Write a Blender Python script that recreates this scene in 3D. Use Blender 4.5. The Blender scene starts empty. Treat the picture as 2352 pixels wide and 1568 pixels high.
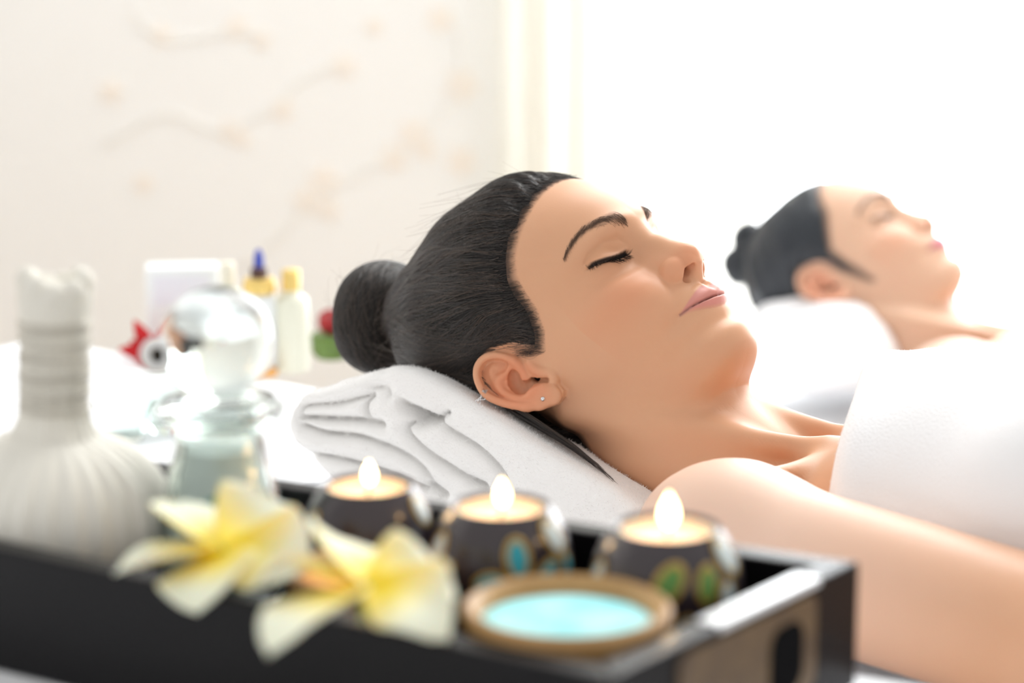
import bpy, bmesh, math, random
import numpy as np
from mathutils import Vector, Matrix, Euler
from mathutils.bvhtree import BVHTree

# ------------------------------------------------------------------ camera, world, light
scene = bpy.context.scene
COL = scene.collection
random.seed(7)
RNG = np.random.default_rng(7)

PITCH = math.radians(12)
FPX, CX, CY = 5553.0, 1176.0, 784.0
cam_data = bpy.data.cameras.new('camera')
cam = bpy.data.objects.new('camera', cam_data)
COL.objects.link(cam)
cam.location = (0, 0, 0)
cam.rotation_euler = (math.pi / 2 - PITCH, 0, 0)
cam_data.lens = 85.0
cam_data.sensor_width = 36.0
cam_data.clip_start = 0.05
cam_data.dof.use_dof = True
cam_data.dof.focus_distance = 1.56
cam_data.dof.aperture_fstop = 4.0
scene.camera = cam

world = bpy.data.worlds.new('world')
scene.world = world
world.use_nodes = True
_bg = world.node_tree.nodes['Background']
_bg.inputs[0].default_value = (1.0, 0.992, 0.982, 1)
_bg.inputs[1].default_value = 0.66


def area(name, loc, target, size, power, color):
    ld = bpy.data.lights.new(name, 'AREA')
    ld.shape = 'RECTANGLE'
    ld.size, ld.size_y = size
    ld.energy = power
    ld.color = color
    o = bpy.data.objects.new(name, ld)
    COL.objects.link(o)
    o.location = loc
    o.rotation_euler = (Vector(target) - Vector(loc)).to_track_quat('-Z', 'Y').to_euler()
    return o


# daylight that comes in at the tall window behind the beds, and an unseen lamp added above for rim light
area('window_daylight', (1.72, 4.25, 0.35), (1.5, 1.0, 0.1), (3.2, 2.7), 150, (0.93, 0.97, 1.0))
area('added_rim_light', (0.9, 3.1, 1.9), (0.3, 1.7, -0.4), (2.0, 1.6), 62, (1.0, 0.99, 0.97))

scene.view_settings.view_transform = 'Standard'
scene.view_settings.look = 'None'
scene.view_settings.exposure = 0.31
scene.view_settings.gamma = 1.0
scene.view_settings.use_curve_mapping = False

# camera ray helpers (world metres) used to take measurements of where things stand
CR = np.array([1.0, 0, 0])
CF = np.array([0, math.cos(PITCH), -math.sin(PITCH)])
CU = np.array([0, math.sin(PITCH), math.cos(PITCH)])


def ray(px, py):
    return CF + CR * (px - CX) / FPX - CU * (py - CY) / FPX


def on_z(px, py, z):
    d = ray(px, py)
    return d * (z / d[2])


def at_depth(px, py, dep):
    return ray(px, py) * dep


def on_plane(px, py, o, n):
    d = ray(px, py)
    return d * ((np.asarray(o) @ np.asarray(n)) / (d @ np.asarray(n)))


# ------------------------------------------------------------------ object helpers
def tag(o, label=None, cat=None, group=None, kind=None):
    if label: o['label'] = label
    if cat: o['category'] = cat
    if group: o['group'] = group
    if kind: o['kind'] = kind
    return o


def empty(name, loc, label, cat, group=None):
    o = bpy.data.objects.new(name, None)
    COL.objects.link(o)
    o.location = loc
    o.empty_display_size = 0.02
    return tag(o, label, cat, group)


def link_mesh(name, verts, faces, mat, parent=None, smooth=True, keep_world=True):
    """verts in world metres when keep_world, else in the parent's own space"""
    me = bpy.data.meshes.new(name)
    if isinstance(verts, np.ndarray):
        verts = verts.tolist()
    if isinstance(faces, np.ndarray):
        faces = faces.tolist()
    me.from_pydata(verts, [], faces)
    if smooth:
        me.polygons.foreach_set('use_smooth', [True] * len(me.polygons))
    me.materials.append(mat)
    me.update()
    o = bpy.data.objects.new(name, me)
    COL.objects.link(o)
    if parent is not None:
        o.parent = parent
        if keep_world:
            o.matrix_parent_inverse = world_of(parent).inverted()
    return o


def world_of(o):
    m = o.matrix_basis.copy()
    p = o
    while p.parent is not None:
        m = p.parent.matrix_basis @ p.matrix_parent_inverse @ m
        p = p.parent
    return m


def from_bm(name, bm, mat, parent=None, smooth=True, keep_world=False, angle=None):
    me = bpy.data.meshes.new(name)
    bmesh.ops.recalc_face_normals(bm, faces=bm.faces)
    bm.to_mesh(me)
    bm.free()
    me.polygons.foreach_set('use_smooth', [smooth] * len(me.polygons))
    if angle is not None:
        me.set_sharp_from_angle(angle=math.radians(angle))
    me.materials.append(mat)
    o = bpy.data.objects.new(name, me)
    COL.objects.link(o)
    if parent is not None:
        o.parent = parent
        if keep_world:
            o.matrix_parent_inverse = world_of(parent).inverted()
    return o


def bm_box(bm, x0, x1, y0, y1, z0, z1, bevel=0.0, seg=2):
    r = bmesh.ops.create_cube(bm, size=1)
    vs = r['verts']
    for v in vs:
        v.co = Vector(((x0 + x1) / 2 + v.co.x * (x1 - x0), (y0 + y1) / 2 + v.co.y * (y1 - y0),
                       (z0 + z1) / 2 + v.co.z * (z1 - z0)))
    if bevel > 0:
        es = list({e for v in vs for e in v.link_edges})
        bmesh.ops.bevel(bm, geom=es, offset=bevel, segments=seg, profile=0.6, affect='EDGES')


def lathe(profile, n=64, wob=None):
    """closed surface of revolution about z from (r, z) pairs"""
    vs, fs = [], []
    m = len(profile)
    for i in range(n):
        a = 2 * math.pi * i / n
        for j, (r, z) in enumerate(profile):
            k = wob(a, j) if wob else 1.0
            vs.append((r * k * math.cos(a), r * k * math.sin(a), z))
    for i in range(n):
        i2 = (i + 1) % n
        for j in range(m - 1):
            fs.append((i * m + j, i2 * m + j, i2 * m + j + 1, i * m + j + 1))
    return np.array(vs), fs


def lathe_obj(name, profile, mat, parent=None, n=64, wob=None):
    bm = bmesh.new()
    v, f = lathe(profile, n, wob)
    bv = [bm.verts.new(p) for p in v]
    for q in f:
        bm.faces.new([bv[i] for i in q])
    bmesh.ops.remove_doubles(bm, verts=bm.verts, dist=1e-6)
    return from_bm(name, bm, mat, parent, angle=50)


def spline_pts(pts, n):
    """Catmull-Rom through pts, n samples"""
    p = np.asarray(pts, float)
    q = np.vstack([2 * p[0] - p[1], p, 2 * p[-1] - p[-2]])
    seg = len(p) - 1
    out = []
    for t in np.linspace(0, seg, n):
        i = min(int(t), seg - 1)
        f = t - i
        a, b, c, d = q[i], q[i + 1], q[i + 2], q[i + 3]
        out.append(0.5 * ((2 * b) + (-a + c) * f + (2 * a - 5 * b + 4 * c - d) * f * f + (-a + 3 * b - 3 * c + d) * f ** 3))
    return np.array(out)


def bm_tube(bm, pts, radii, n=8, cap=True):
    pts = np.asarray(pts, float)
    if np.isscalar(radii):
        radii = [radii] * len(pts)
    tang = np.gradient(pts, axis=0)
    tang /= np.linalg.norm(tang, axis=1)[:, None] + 1e-12
    up = np.array([0, 0, 1.0]) if abs(tang[0][2]) < 0.9 else np.array([1.0, 0, 0])
    rings = []
    for p, t, r in zip(pts, tang, radii):
        a = up - t * (up @ t)
        a /= np.linalg.norm(a) + 1e-12
        up = a
        b = np.cross(t, a)
        rings.append([bm.verts.new(p + r * (a * math.cos(2 * math.pi * k / n) + b * math.sin(2 * math.pi * k / n)))
                      for k in range(n)])
    for r0, r1 in zip(rings[:-1], rings[1:]):
        for k in range(n):
            bm.faces.new((r0[k], r0[(k + 1) % n], r1[(k + 1) % n], r1[k]))
    if cap:
        bm.faces.new(rings[0][::-1])
        bm.faces.new(rings[-1])


# ------------------------------------------------------------------ materials
def mat(name, color, rough=0.5, metal=0.0, coat=0.0, trans=0.0, ior=1.45, sss=0.0, sheen=0.0, spec=0.5,
        noise=None, bump=None, attr=None, emit=None):
    m = bpy.data.materials.new(name)
    m.use_nodes = True
    nt = m.node_tree
    b = nt.nodes['Principled BSDF']
    col = (color[0], color[1], color[2], 1)
    b.inputs['Base Color'].default_value = col
    b.inputs['Roughness'].default_value = rough
    b.inputs['Metallic'].default_value = metal
    b.inputs['Coat Weight'].default_value = coat
    b.inputs['Transmission Weight'].default_value = trans
    b.inputs['IOR'].default_value = ior
    b.inputs['Specular IOR Level'].default_value = spec
    if sss:
        b.inputs['Subsurface Weight'].default_value = sss
        b.inputs['Subsurface Radius'].default_value = (1.0, 0.35, 0.2)
        b.inputs['Subsurface Scale'].default_value = 0.006
    if sheen:
        b.inputs['Sheen Weight'].default_value = sheen
        b.inputs['Sheen Roughness'].default_value = 0.4
    if emit:
        b.inputs['Emission Color'].default_value = (*emit[0], 1)
        b.inputs['Emission Strength'].default_value = emit[1]
    tc = nt.nodes.new('ShaderNodeTexCoord')
    if attr:
        a = nt.nodes.new('ShaderNodeAttribute')
        a.attribute_name = attr
        nt.links.new(a.outputs['Color'], b.inputs['Base Color'])
    if noise:  # (scale, second colour, sharp)
        n = nt.nodes.new('ShaderNodeTexNoise')
        n.inputs['Scale'].default_value = noise[0]
        n.inputs['Detail'].default_value = 4
        nt.links.new(tc.outputs['Object'], n.inputs['Vector'])
        r = nt.nodes.new('ShaderNodeValToRGB')
        r.color_ramp.elements[0].position = 0.5 - noise[2]
        r.color_ramp.elements[1].position = 0.5 + noise[2]
        r.color_ramp.elements[0].color = col
        r.color_ramp.elements[1].color = (*noise[1], 1)
        nt.links.new(n.outputs['Fac'], r.inputs['Fac'])
        nt.links.new(r.outputs['Color'], b.inputs['Base Color'])
    if bump:  # (scale, strength, distance)
        n = nt.nodes.new('ShaderNodeTexNoise')
        n.inputs['Scale'].default_value = bump[0]
        n.inputs['Detail'].default_value = 3
        nt.links.new(tc.outputs['Object'], n.inputs['Vector'])
        bp = nt.nodes.new('ShaderNodeBump')
        bp.inputs['Strength'].default_value = bump[1]
        bp.inputs['Distance'].default_value = bump[2]
        nt.links.new(n.outputs['Fac'], bp.inputs['Height'])
        nt.links.new(bp.outputs['Normal'], b.inputs['Normal'])
    return m


M_SKIN = mat('skin', (0.62, 0.36, 0.22), rough=0.42, sss=0.12, attr='tint', bump=(900, 0.12, 0.0004), spec=0.4)
M_HAIR = mat('dark_hair', (0.040, 0.027, 0.021), rough=0.34, spec=0.7)
# strands differ a little in tone, from near black to warm brown
_nt = M_HAIR.node_tree
_hi = _nt.nodes.new('ShaderNodeHairInfo')
_rp = _nt.nodes.new('ShaderNodeValToRGB')
_rp.color_ramp.elements[0].color = (0.009, 0.007, 0.0065, 1)
_rp.color_ramp.elements[1].color = (0.085, 0.056, 0.040, 1)
_e = _rp.color_ramp.elements.new(0.7); _e.color = (0.024, 0.017, 0.014, 1)
_nt.links.new(_hi.outputs['Random'], _rp.inputs['Fac'])
_nt.links.new(_rp.outputs['Color'], _nt.nodes['Principled BSDF'].inputs['Base Color'])
M_WISP = mat('light_brown_hair', (0.11, 0.082, 0.062), rough=0.35, spec=0.6)  # lighter brown tone for the loose strands
M_SCALP = mat('dark_hair_under', (0.008, 0.006, 0.0055), rough=0.6, spec=0.3, bump=(500, 0.5, 0.001))
M_BROW = mat('brow_hair', (0.12, 0.075, 0.052), rough=0.6, spec=0.2)
M_LASH = mat('lash_hair', (0.008, 0.007, 0.007), rough=0.5, spec=0.2)
M_TOWEL = mat('white_terry', (0.91, 0.91, 0.92), rough=0.95, sheen=0.3, spec=0.1, bump=(650, 0.45, 0.0016))
M_TOWEL_WARM = mat('cream_terry', (0.925, 0.915, 0.90), rough=0.95, sheen=0.3, spec=0.1, bump=(650, 0.45, 0.0016))
M_SHEET = mat('white_sheet', (0.90, 0.91, 0.93), rough=0.9, spec=0.1, bump=(60, 0.25, 0.003))
M_STEEL = mat('polished_steel', (0.75, 0.75, 0.76), rough=0.18, metal=1.0)
# ------------------------------------------------------------------ the room
M_WALL = mat('cream_wall', (0.885, 0.893, 0.880), rough=0.95, spec=0.1)
M_WALL2 = mat('white_wall', (0.92, 0.92, 0.915), rough=0.95, spec=0.1)
M_FLOOR = mat('floor_wood', (0.55, 0.42, 0.30), rough=0.5, noise=(6, (0.45, 0.33, 0.22), 0.2))
M_PEACH = mat('peach_print', (0.90, 0.845, 0.775), rough=0.9, spec=0.1)
M_TWIG = mat('cream_twig', (0.88, 0.87, 0.83), rough=0.9, spec=0.1)
M_WHITEPAINT = mat('white_paint', (0.92, 0.92, 0.92), rough=0.5)
FLOOR_Z = -1.15
WALL_Y = 4.0
CEIL_Z = 1.6


def struct(name, bm, m):
    o = from_bm(name, bm, m, smooth=False)
    o['kind'] = 'structure'
    return o


bm = bmesh.new(); bm_box(bm, -3.4, 4.2, -0.8, 4.6, FLOOR_Z - .08, FLOOR_Z)
struct('floor', bm, M_FLOOR)
bm = bmesh.new()
bm_box(bm, -2.0, -0.60, WALL_Y, WALL_Y + .12, FLOOR_Z, CEIL_Z)
bm_box(bm, -0.60, 0.14, WALL_Y - .0, WALL_Y + .12, FLOOR_Z, CEIL_Z)
bm_box(bm, 0.14, 3.3, WALL_Y, WALL_Y + .12, FLOOR_Z, -0.95)
bm_box(bm, 3.3, 4.2, WALL_Y, WALL_Y + .12, FLOOR_Z, CEIL_Z)
wall_back = struct('wall_back', bm, M_WALL)
bm = bmesh.new(); bm_box(bm, -2.12, -2.0, 0.9, WALL_Y + .12, FLOOR_Z, CEIL_Z)
struct('wall_left', bm, M_WALL2)
bm = bmesh.new(); bm_box(bm, -2.0, 0.14, WALL_Y - .015, WALL_Y, FLOOR_Z, FLOOR_Z + .09, .004)
struct('baseboard_back', bm, M_WHITEPAINT)

# blossoms of the wall covering, thin raised print
rw = random.Random(4)


def blossom(x, z, r):
    bm = bmesh.new()
    a0 = rw.random() * 6
    for k in range(5):
        a = a0 + k * 2 * math.pi / 5
        c = Vector((math.cos(a) * r * .55, 0, math.sin(a) * r * .55))
        bmesh.ops.create_uvsphere(bm, u_segments=12, v_segments=6, radius=1,
                                  matrix=Matrix.Translation(c) @ Matrix.Rotation(-a, 4, 'Y') @ Matrix.Diagonal((r * .5, .002, r * .34, 1)))
    o = from_bm('wall_blossom', bm, M_PEACH, wall_back)
    o.location = (x, WALL_Y - .001, z)


def twig(pts, r):
    bm = bmesh.new()
    bm_tube(bm, spline_pts([(x, WALL_Y - .001, z) for x, z in pts], 24), r, 6)
    from_bm('wall_twig', bm, M_TWIG, wall_back)


def wall_xz(px, py):
    d = ray(px, py)
    p = d * (WALL_Y / d[1])
    return p[0], p[2]


for px, py, r in [(745, 415, 34), (905, 362, 30), (952, 308, 34), (1060, 368, 32), (705, 460, 30), (650, 252, 24), (790, 150, 28), (1060, 195, 36), (1012, 42, 30), (600, 90, 22),
                  (530, 300, 26), (370, 80, 24), (980, 345, 22), (545, 62, 26), (255, 210, 26), (860, 60, 20), (755, 480, 24), (330, 420, 22), (560, 320, 18)]:
    x, z = wall_xz(px, py)
    blossom(x, z, r / FPX * WALL_Y * 1.15)
for chain in ([(540, 620), (640, 540), (720, 450), (820, 400), (940, 330), (1050, 190), (1040, 20)], [(240, 330), (380, 260), (500, 300), (620, 250), (700, 180), (800, 140)],
              [(300, 20), (380, 90), (560, 70), (610, 90)]):
    twig([wall_xz(*c) for c in chain], 0.003)

# ------------------------------------------------------------------ window and sheer curtain
M_GLASSPANE = mat('window_glass', (1, 1, 1), rough=0.0, trans=1.0, ior=1.0, spec=0.0)
bm = bmesh.new()
for x0, x1, z0, z1 in ((0.14, 3.3, -0.95, -0.89), (0.14, 3.3, CEIL_Z - .06, CEIL_Z), (0.14, .20, -0.95, CEIL_Z), (3.24, 3.3, -.95, CEIL_Z), (1.70, 1.75, -.95, CEIL_Z)):
    bm_box(bm, x0, x1, WALL_Y + .02, WALL_Y + .08, z0, z1)
win = struct('window_1', bm, M_WHITEPAINT)
bm = bmesh.new(); bm_box(bm, 0.20, 1.70, WALL_Y + .045, WALL_Y + .05, -.89, CEIL_Z - .06)
from_bm('pane', bm, M_GLASSPANE, win, smooth=False)
bm = bmesh.new(); bm_box(bm, 1.75, 3.24, WALL_Y + .045, WALL_Y + .05, -.89, CEIL_Z - .06)
from_bm('pane', bm, M_GLASSPANE, win, smooth=False)


def sheer(name, color, alpha):
    m = bpy.data.materials.new(name)
    m.use_nodes = True
    nt = m.node_tree
    nt.nodes.clear()
    out = nt.nodes.new('ShaderNodeOutputMaterial')
    d = nt.nodes.new('ShaderNodeBsdfDiffuse'); d.inputs[0].default_value = (*color, 1)
    t = nt.nodes.new('ShaderNodeBsdfTranslucent'); t.inputs[0].default_value = (*color, 1)
    tr = nt.nodes.new('ShaderNodeBsdfTransparent')
    mx = nt.nodes.new('ShaderNodeMixShader'); mx.inputs[0].default_value = 0.6
    m2 = nt.nodes.new('ShaderNodeMixShader'); m2.inputs[0].default_value = alpha
    nt.links.new(d.outputs[0], mx.inputs[1]); nt.links.new(t.outputs[0], mx.inputs[2])
    nt.links.new(tr.outputs[0], m2.inputs[1]); nt.links.new(mx.outputs[0], m2.inputs[2])
    nt.links.new(m2.outputs[0], out.inputs[0])
    return m


M_SHEER = sheer('sheer_fabric', (0.90, 0.89, 0.84), 0.9)


def curtain(x0, x1, y, folds, label, amp):
    n, rows = 160, 14
    vs, fs = [], []
    for j in range(rows + 1):
        z = CEIL_Z - .02 - (CEIL_Z - .02 - FLOOR_Z - .02) * j / rows
        for i in range(n + 1):
            t = i / n
            a = t * folds * 2 * math.pi
            vs.append((x0 + (x1 - x0) * t + .012 * math.sin(a * 2 + j * .2), y + amp * math.sin(a + .3 * math.sin(j * .35)) * (0.7 + .3 * j / rows), z))
    for j in range(rows):
        for i in range(n):
            a = j * (n + 1) + i
            fs.append((a, a + 1, a + n + 2, a + n + 1))
    o = link_mesh('sheer_curtain', vs, fs, M_SHEER)
    tag(o, label, 'curtain')
    return o


curtain(-0.02, 0.39, WALL_Y - .10, 6, 'cream sheer curtain gathered at the left edge of the bright window', .03)
# ------------------------------------------------------------------ implicit-surface toolkit (millimetres)
def smin(a, b, k):
    h = np.maximum(k - np.abs(a - b), 0) / k
    return np.minimum(a, b) - h * h * k * 0.25


def smax(a, b, k):
    return -smin(-a, -b, k)


def sd_cone(P, a, b, ra, rb):
    """capsule whose radius goes from ra to rb"""
    a, b = np.asarray(a, float), np.asarray(b, float)
    ab = b - a
    t = np.clip(((P - a) @ ab) / (ab @ ab + 1e-9), 0, 1)
    return np.linalg.norm(P - a - t[:, None] * ab, axis=1) - (ra + (rb - ra) * t)


def sd_ell(P, c, r, R=None):
    q = P - np.asarray(c, float)
    if R is not None:
        q = q @ R.T
    r = np.asarray(r, float)
    k0 = np.linalg.norm(q / r, axis=1)
    k1 = np.linalg.norm(q / (r * r), axis=1)
    return k0 * (k0 - 1.0) / (k1 + 1e-9)


def sd_poly2(X, Y, poly):
    """signed distance in the plane to a closed polygon, negative inside"""
    poly = np.asarray(poly, float)
    d = np.full(X.shape, 1e18)
    s = np.zeros(X.shape, bool)
    n = len(poly)
    for i in range(n):
        a, b = poly[i], poly[(i + 1) % n]
        e = b - a
        wx, wy = X - a[0], Y - a[1]
        t = np.clip((wx * e[0] + wy * e[1]) / (e @ e + 1e-12), 0, 1)
        d = np.minimum(d, (wx - e[0] * t) ** 2 + (wy - e[1] * t) ** 2)
        c = ((a[1] <= Y) & (b[1] > Y)) | ((b[1] <= Y) & (a[1] > Y))
        if e[1] != 0:
            s ^= c & (X < a[0] + (Y - a[1]) * e[0] / e[1])
    return np.where(s, -1, 1) * np.sqrt(d)


def table(pairs, lo=-2000, hi=2000):
    """smooth monotone-ish cubic through (x, y) pairs as a fast lookup"""
    p = np.array(sorted(pairs), float)
    x, y = p[:, 0], p[:, 1]
    dl = np.diff(y) / np.diff(x)
    m = np.zeros(len(x))
    for i in range(1, len(x) - 1):
        if dl[i - 1] * dl[i] > 0:
            w1 = 2 * (x[i + 1] - x[i]) + (x[i] - x[i - 1])
            w2 = (x[i + 1] - x[i]) + 2 * (x[i] - x[i - 1])
            m[i] = (w1 + w2) / (w1 / dl[i - 1] + w2 / dl[i])
    m[0], m[-1] = dl[0], dl[-1]
    xs = np.linspace(x[0], x[-1], 600)
    i = np.clip(np.searchsorted(x, xs, side='right') - 1, 0, len(x) - 2)
    h = x[i + 1] - x[i]
    t = (xs - x[i]) / h
    ys = ((1 + 2 * t) * (1 - t) ** 2 * y[i] + t * (1 - t) ** 2 * h * m[i] + t * t * (3 - 2 * t) * y[i + 1] + t * t * (t - 1) * h * m[i + 1])
    return lambda q: np.interp(q, xs, ys)


def gridlines(*segs):
    """segs of (start, stop, step) joined into one rising coordinate list"""
    out = [segs[0][0]]
    for a, b, st in segs:
        n = max(1, int(round((b - a) / st)))
        out += list(a + (b - a) * np.arange(1, n + 1) / n)
    while (len(out) - 1) % 4:
        out.append(out[-1] + (out[-1] - out[-2]))
    return np.array(out)


def surface_net(f, gx, gy, gz, margin=1.3, polish=2):
    """mesh the zero set of f over a rectilinear grid; evaluates only near the surface"""
    S = 4
    nx, ny, nz = len(gx), len(gy), len(gz)
    cx, cy, cz = gx[::S], gy[::S], gz[::S]
    P = np.stack(np.meshgrid(cx, cy, cz, indexing='ij'), -1).reshape(-1, 3)
    C = np.concatenate([f(q) for q in np.array_split(P, max(1, len(P) // 200000))]).reshape(len(cx), len(cy), len(cz))
    dx, dy, dz = np.diff(cx), np.diff(cy), np.diff(cz)
    diag = np.sqrt(dx[:, None, None] ** 2 + dy[None, :, None] ** 2 + dz[None, None, :] ** 2)
    corners = [C[i:len(cx) - 1 + i, j:len(cy) - 1 + j, k:len(cz) - 1 + k] for i in (0, 1) for j in (0, 1) for k in (0, 1)]
    mn = np.minimum.reduce([np.abs(c) for c in corners])
    mixed = np.minimum.reduce(corners) * np.maximum.reduce(corners) < 0
    act = (mn < diag * margin * 0.6) | mixed
    V = np.repeat(np.repeat(np.repeat(C[:-1, :-1, :-1], S, 0), S, 1), S, 2)
    V = np.pad(V, ((0, 1), (0, 1), (0, 1)), mode='edge').astype(np.float32)
    M = np.zeros((nx, ny, nz), bool)
    A = np.argwhere(act)
    for i, j, k in A:
        M[i * S:i * S + S + 1, j * S:j * S + S + 1, k * S:k * S + S + 1] = True
    idx = np.argwhere(M)
    Q = np.stack([gx[idx[:, 0]], gy[idx[:, 1]], gz[idx[:, 2]]], -1)
    V[M] = np.concatenate([f(q) for q in np.array_split(Q, max(1, len(Q) // 200000))]) if len(Q) else V[M]
    neg = V < 0
    cell = np.zeros((nx - 1, ny - 1, nz - 1), np.int8)
    for i in (0, 1):
        for j in (0, 1):
            for k in (0, 1):
                cell += neg[i:nx - 1 + i, j:ny - 1 + j, k:nz - 1 + k]
    on = (cell > 0) & (cell < 8)
    ci = np.argwhere(on)
    vid = np.full(on.shape, -1, np.int64)
    vid[on] = np.arange(len(ci))
    acc = np.zeros((len(ci), 3))
    cnt = np.zeros(len(ci))
    E = []
    for i in (0, 1):
        for j in (0, 1):
            E += [((0, i, j), (1, i, j)), ((i, 0, j), (i, 1, j)), ((i, j, 0), (i, j, 1))]
    G = (gx, gy, gz)
    for a, b in E:
        ia, ib = ci + a, ci + b
        va, vb = V[ia[:, 0], ia[:, 1], ia[:, 2]], V[ib[:, 0], ib[:, 1], ib[:, 2]]
        m = (va < 0) != (vb < 0)
        t = np.where(m, va / np.where(m, va - vb, 1), 0)
        pa = np.stack([G[d][ia[:, d]] for d in range(3)], -1)
        pb = np.stack([G[d][ib[:, d]] for d in range(3)], -1)
        acc += np.where(m[:, None], pa + (pb - pa) * t[:, None], 0)
        cnt += m
    verts = acc / cnt[:, None]
    faces = []
    for ax in range(3):
        sl0 = [slice(None)] * 3
        sl1 = [slice(None)] * 3
        sl0[ax] = slice(0, -1)
        sl1[ax] = slice(1, None)
        n0, n1 = neg[tuple(sl0)], neg[tuple(sl1)]
        e = np.argwhere(n0 != n1)
        u, v = [d for d in range(3) if d != ax]
        ok = (e[:, u] > 0) & (e[:, v] > 0) & (e[:, u] < on.shape[u]) & (e[:, v] < on.shape[v])
        e = e[ok]
        flip = n0[e[:, 0], e[:, 1], e[:, 2]]
        q = []
        for du, dv in ((-1, -1), (0, -1), (0, 0), (-1, 0)):
            c = e.copy()
            c[:, u] += du
            c[:, v] += dv
            q.append(vid[c[:, 0], c[:, 1], c[:, 2]])
        q = np.stack(q, -1)
        if ax == 1:
            flip = ~flip
        q[~flip] = q[~flip][:, ::-1]
        faces.append(q)
    faces = np.concatenate(faces)
    faces = faces[(faces >= 0).all(1)]
    for _ in range(polish):
        verts = verts - newton(f, verts)
    return verts, faces


def grad(f, P, h=0.25):
    f0 = f(P)
    g = np.stack([f(P + np.array([h, 0, 0])) - f0, f(P + np.array([0, h, 0])) - f0, f(P + np.array([0, 0, h])) - f0], -1) / h
    return f0, g


def newton(f, P, lim=0.7):
    f0, g = grad(f, P)
    st = g * (f0 / ((g * g).sum(1) + 0.05))[:, None]
    n = np.linalg.norm(st, axis=1)
    return st * np.minimum(1, lim / (n + 1e-9))[:, None]
# ------------------------------------------------------------------ head: axes u = face forward, v = crown, w = own right side
# pose of the near woman's head, world metres (rows are the world vectors of u, v, w)
A1 = np.array([[0.4785, -0.3991, 0.7821], [-0.628, 0.4669, 0.6225], [-0.6137, -0.7891, -0.0273]])
A1[0] /= np.linalg.norm(A1[0])
A1[1] -= A1[0] * (A1[1] @ A1[0]); A1[1] /= np.linalg.norm(A1[1])
A1[2] = -np.cross(A1[0], A1[1]) if np.cross(A1[0], A1[1]) @ A1[2] < 0 else np.cross(A1[0], A1[1])
O1 = np.array([0.0615, 1.6215, -0.3510])


def to_head(p, A=A1, O=O1):
    return (np.asarray(p, float) - O) @ A.T * 1000


def to_world(q, A=A1, O=O1):
    return (np.asarray(q, float) / 1000) @ A + O


UF = table([(-100, 60), (-92, 62), (-87, 77), (-81, 88.5), (-76, 92.3), (-66, 94.8), (-58, 93.6), (-50, 95.0), (-43, 95.5), (-36, 97.5), (-30, 96.5), (-22, 94),
            (-10, 88), (0, 84.5), (10, 84), (19, 87.5), (28, 92), (37, 94), (48, 92.5), (61, 89.3), (75, 83), (86, 75.5), (95, 67), (105, 54), (115, 36), (122, 18), (128, 2)])
WH = table([(-100, 20), (-88, 27), (-80, 33), (-70, 39), (-60, 44), (-50, 48.5), (-40, 52.5), (-30, 57), (-15, 62), (0, 66), (12, 67.5), (25, 68), (37, 69.5),
            (48, 71), (61, 72), (75, 70), (90, 62), (105, 48), (115, 34), (122, 20), (128, 3)])
UC = table([(-100, 50), (-85, 48), (-70, 36), (-55, 22), (-40, 12), (-20, 6), (0, 2), (25, -8), (60, -10), (100, -8), (128, -5)])
UB = table([(-100, 30), (-60, -10), (-40, -40), (-20, -70), (0, -86), (30, -96), (60, -94), (90, -72), (110, -45), (128, -12)])
ME = table([(-100, 2.0), (-70, 2.0), (-50, 1.95), (-38, 1.95), (-20, 2.1), (0, 2.25), (15, 2.25), (30, 2.1), (45, 2.0), (128, 2.0)])
JAW = table([(-120, -5), (-60, -22), (-20, -36), (0, -50), (15, -64), (30, -77), (45, -87), (60, -90.5), (75, -90), (90, -86), (110, -84)])

# ---- ear outlines measured on an enlarged crop of the near ear, carried onto the ear's own plane
EAR_FL = math.radians(27)
EAR_O = np.array([0.0, -5.0, 70.5])
EAR_N = np.array([math.sin(EAR_FL), 0, math.cos(EAR_FL)])
EAR_S = np.array([-math.cos(EAR_FL), 0, math.sin(EAR_FL)])


def ear_pt(cx_, cy_):
    px, py = 1040 + cx_ / 7.84, 780 + cy_ / 7.84
    p = to_head(on_plane(px, py, to_world(EAR_O), EAR_N @ A1)) - EAR_O
    return float(p @ EAR_S), float(p[1])


def ear3(s, t, n):
    return EAR_O + EAR_S * s + np.array([0, t, 0]) + EAR_N * n


def ear_path(pts, n):
    q = [ear_pt(x, y) + (r * 0.0375, c) for x, y, r, c in pts]
    q = spline_pts(q, n)
    return [(ear3(s, t, c), r) for s, t, r, c in q]


HELIX = ear_path([(1290, 660, 42, -6.5), (1230, 560, 48, -4.5), (1140, 440, 56, -2.5), (1000, 330, 62, -.8), (800, 282, 66, .4), (630, 305, 68, 1), (510, 400, 66, 1.6),
                  (448, 530, 62, 2), (445, 680, 60, 2), (492, 830, 62, 1.6), (575, 965, 66, 1), (700, 1060, 68, .4), (900, 1135, 72, -.2), (1120, 1180, 78, -.6), (1350, 1190, 84, -1)], 34)
ANTI = ear_path([(1010, 470, 34, -2.6), (950, 600, 50, -2.2), (830, 690, 75, -2.6), (800, 800, 80, -3.0), (880, 930, 74, -2.4), (1020, 1020, 66, -1.9), (1200, 1060, 68, -1.7),
                 (1330, 1030, 76, -1.3), (1450, 930, 88, -1.2), (1600, 870, 92, -1.6)], 24)
ANTI2 = ear_path([(800, 800, 60, -3), (700, 680, 50, -3.4), (660, 560, 44, -3.6), (700, 470, 34, -4)], 8)
TRAGUS = ear_path([(1360, 420, 70, -3.4), (1440, 520, 78, -2.4), (1560, 570, 80, -3.0), (1720, 590, 70, -3.8), (1800, 700, 60, -3.2)], 8)
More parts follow.
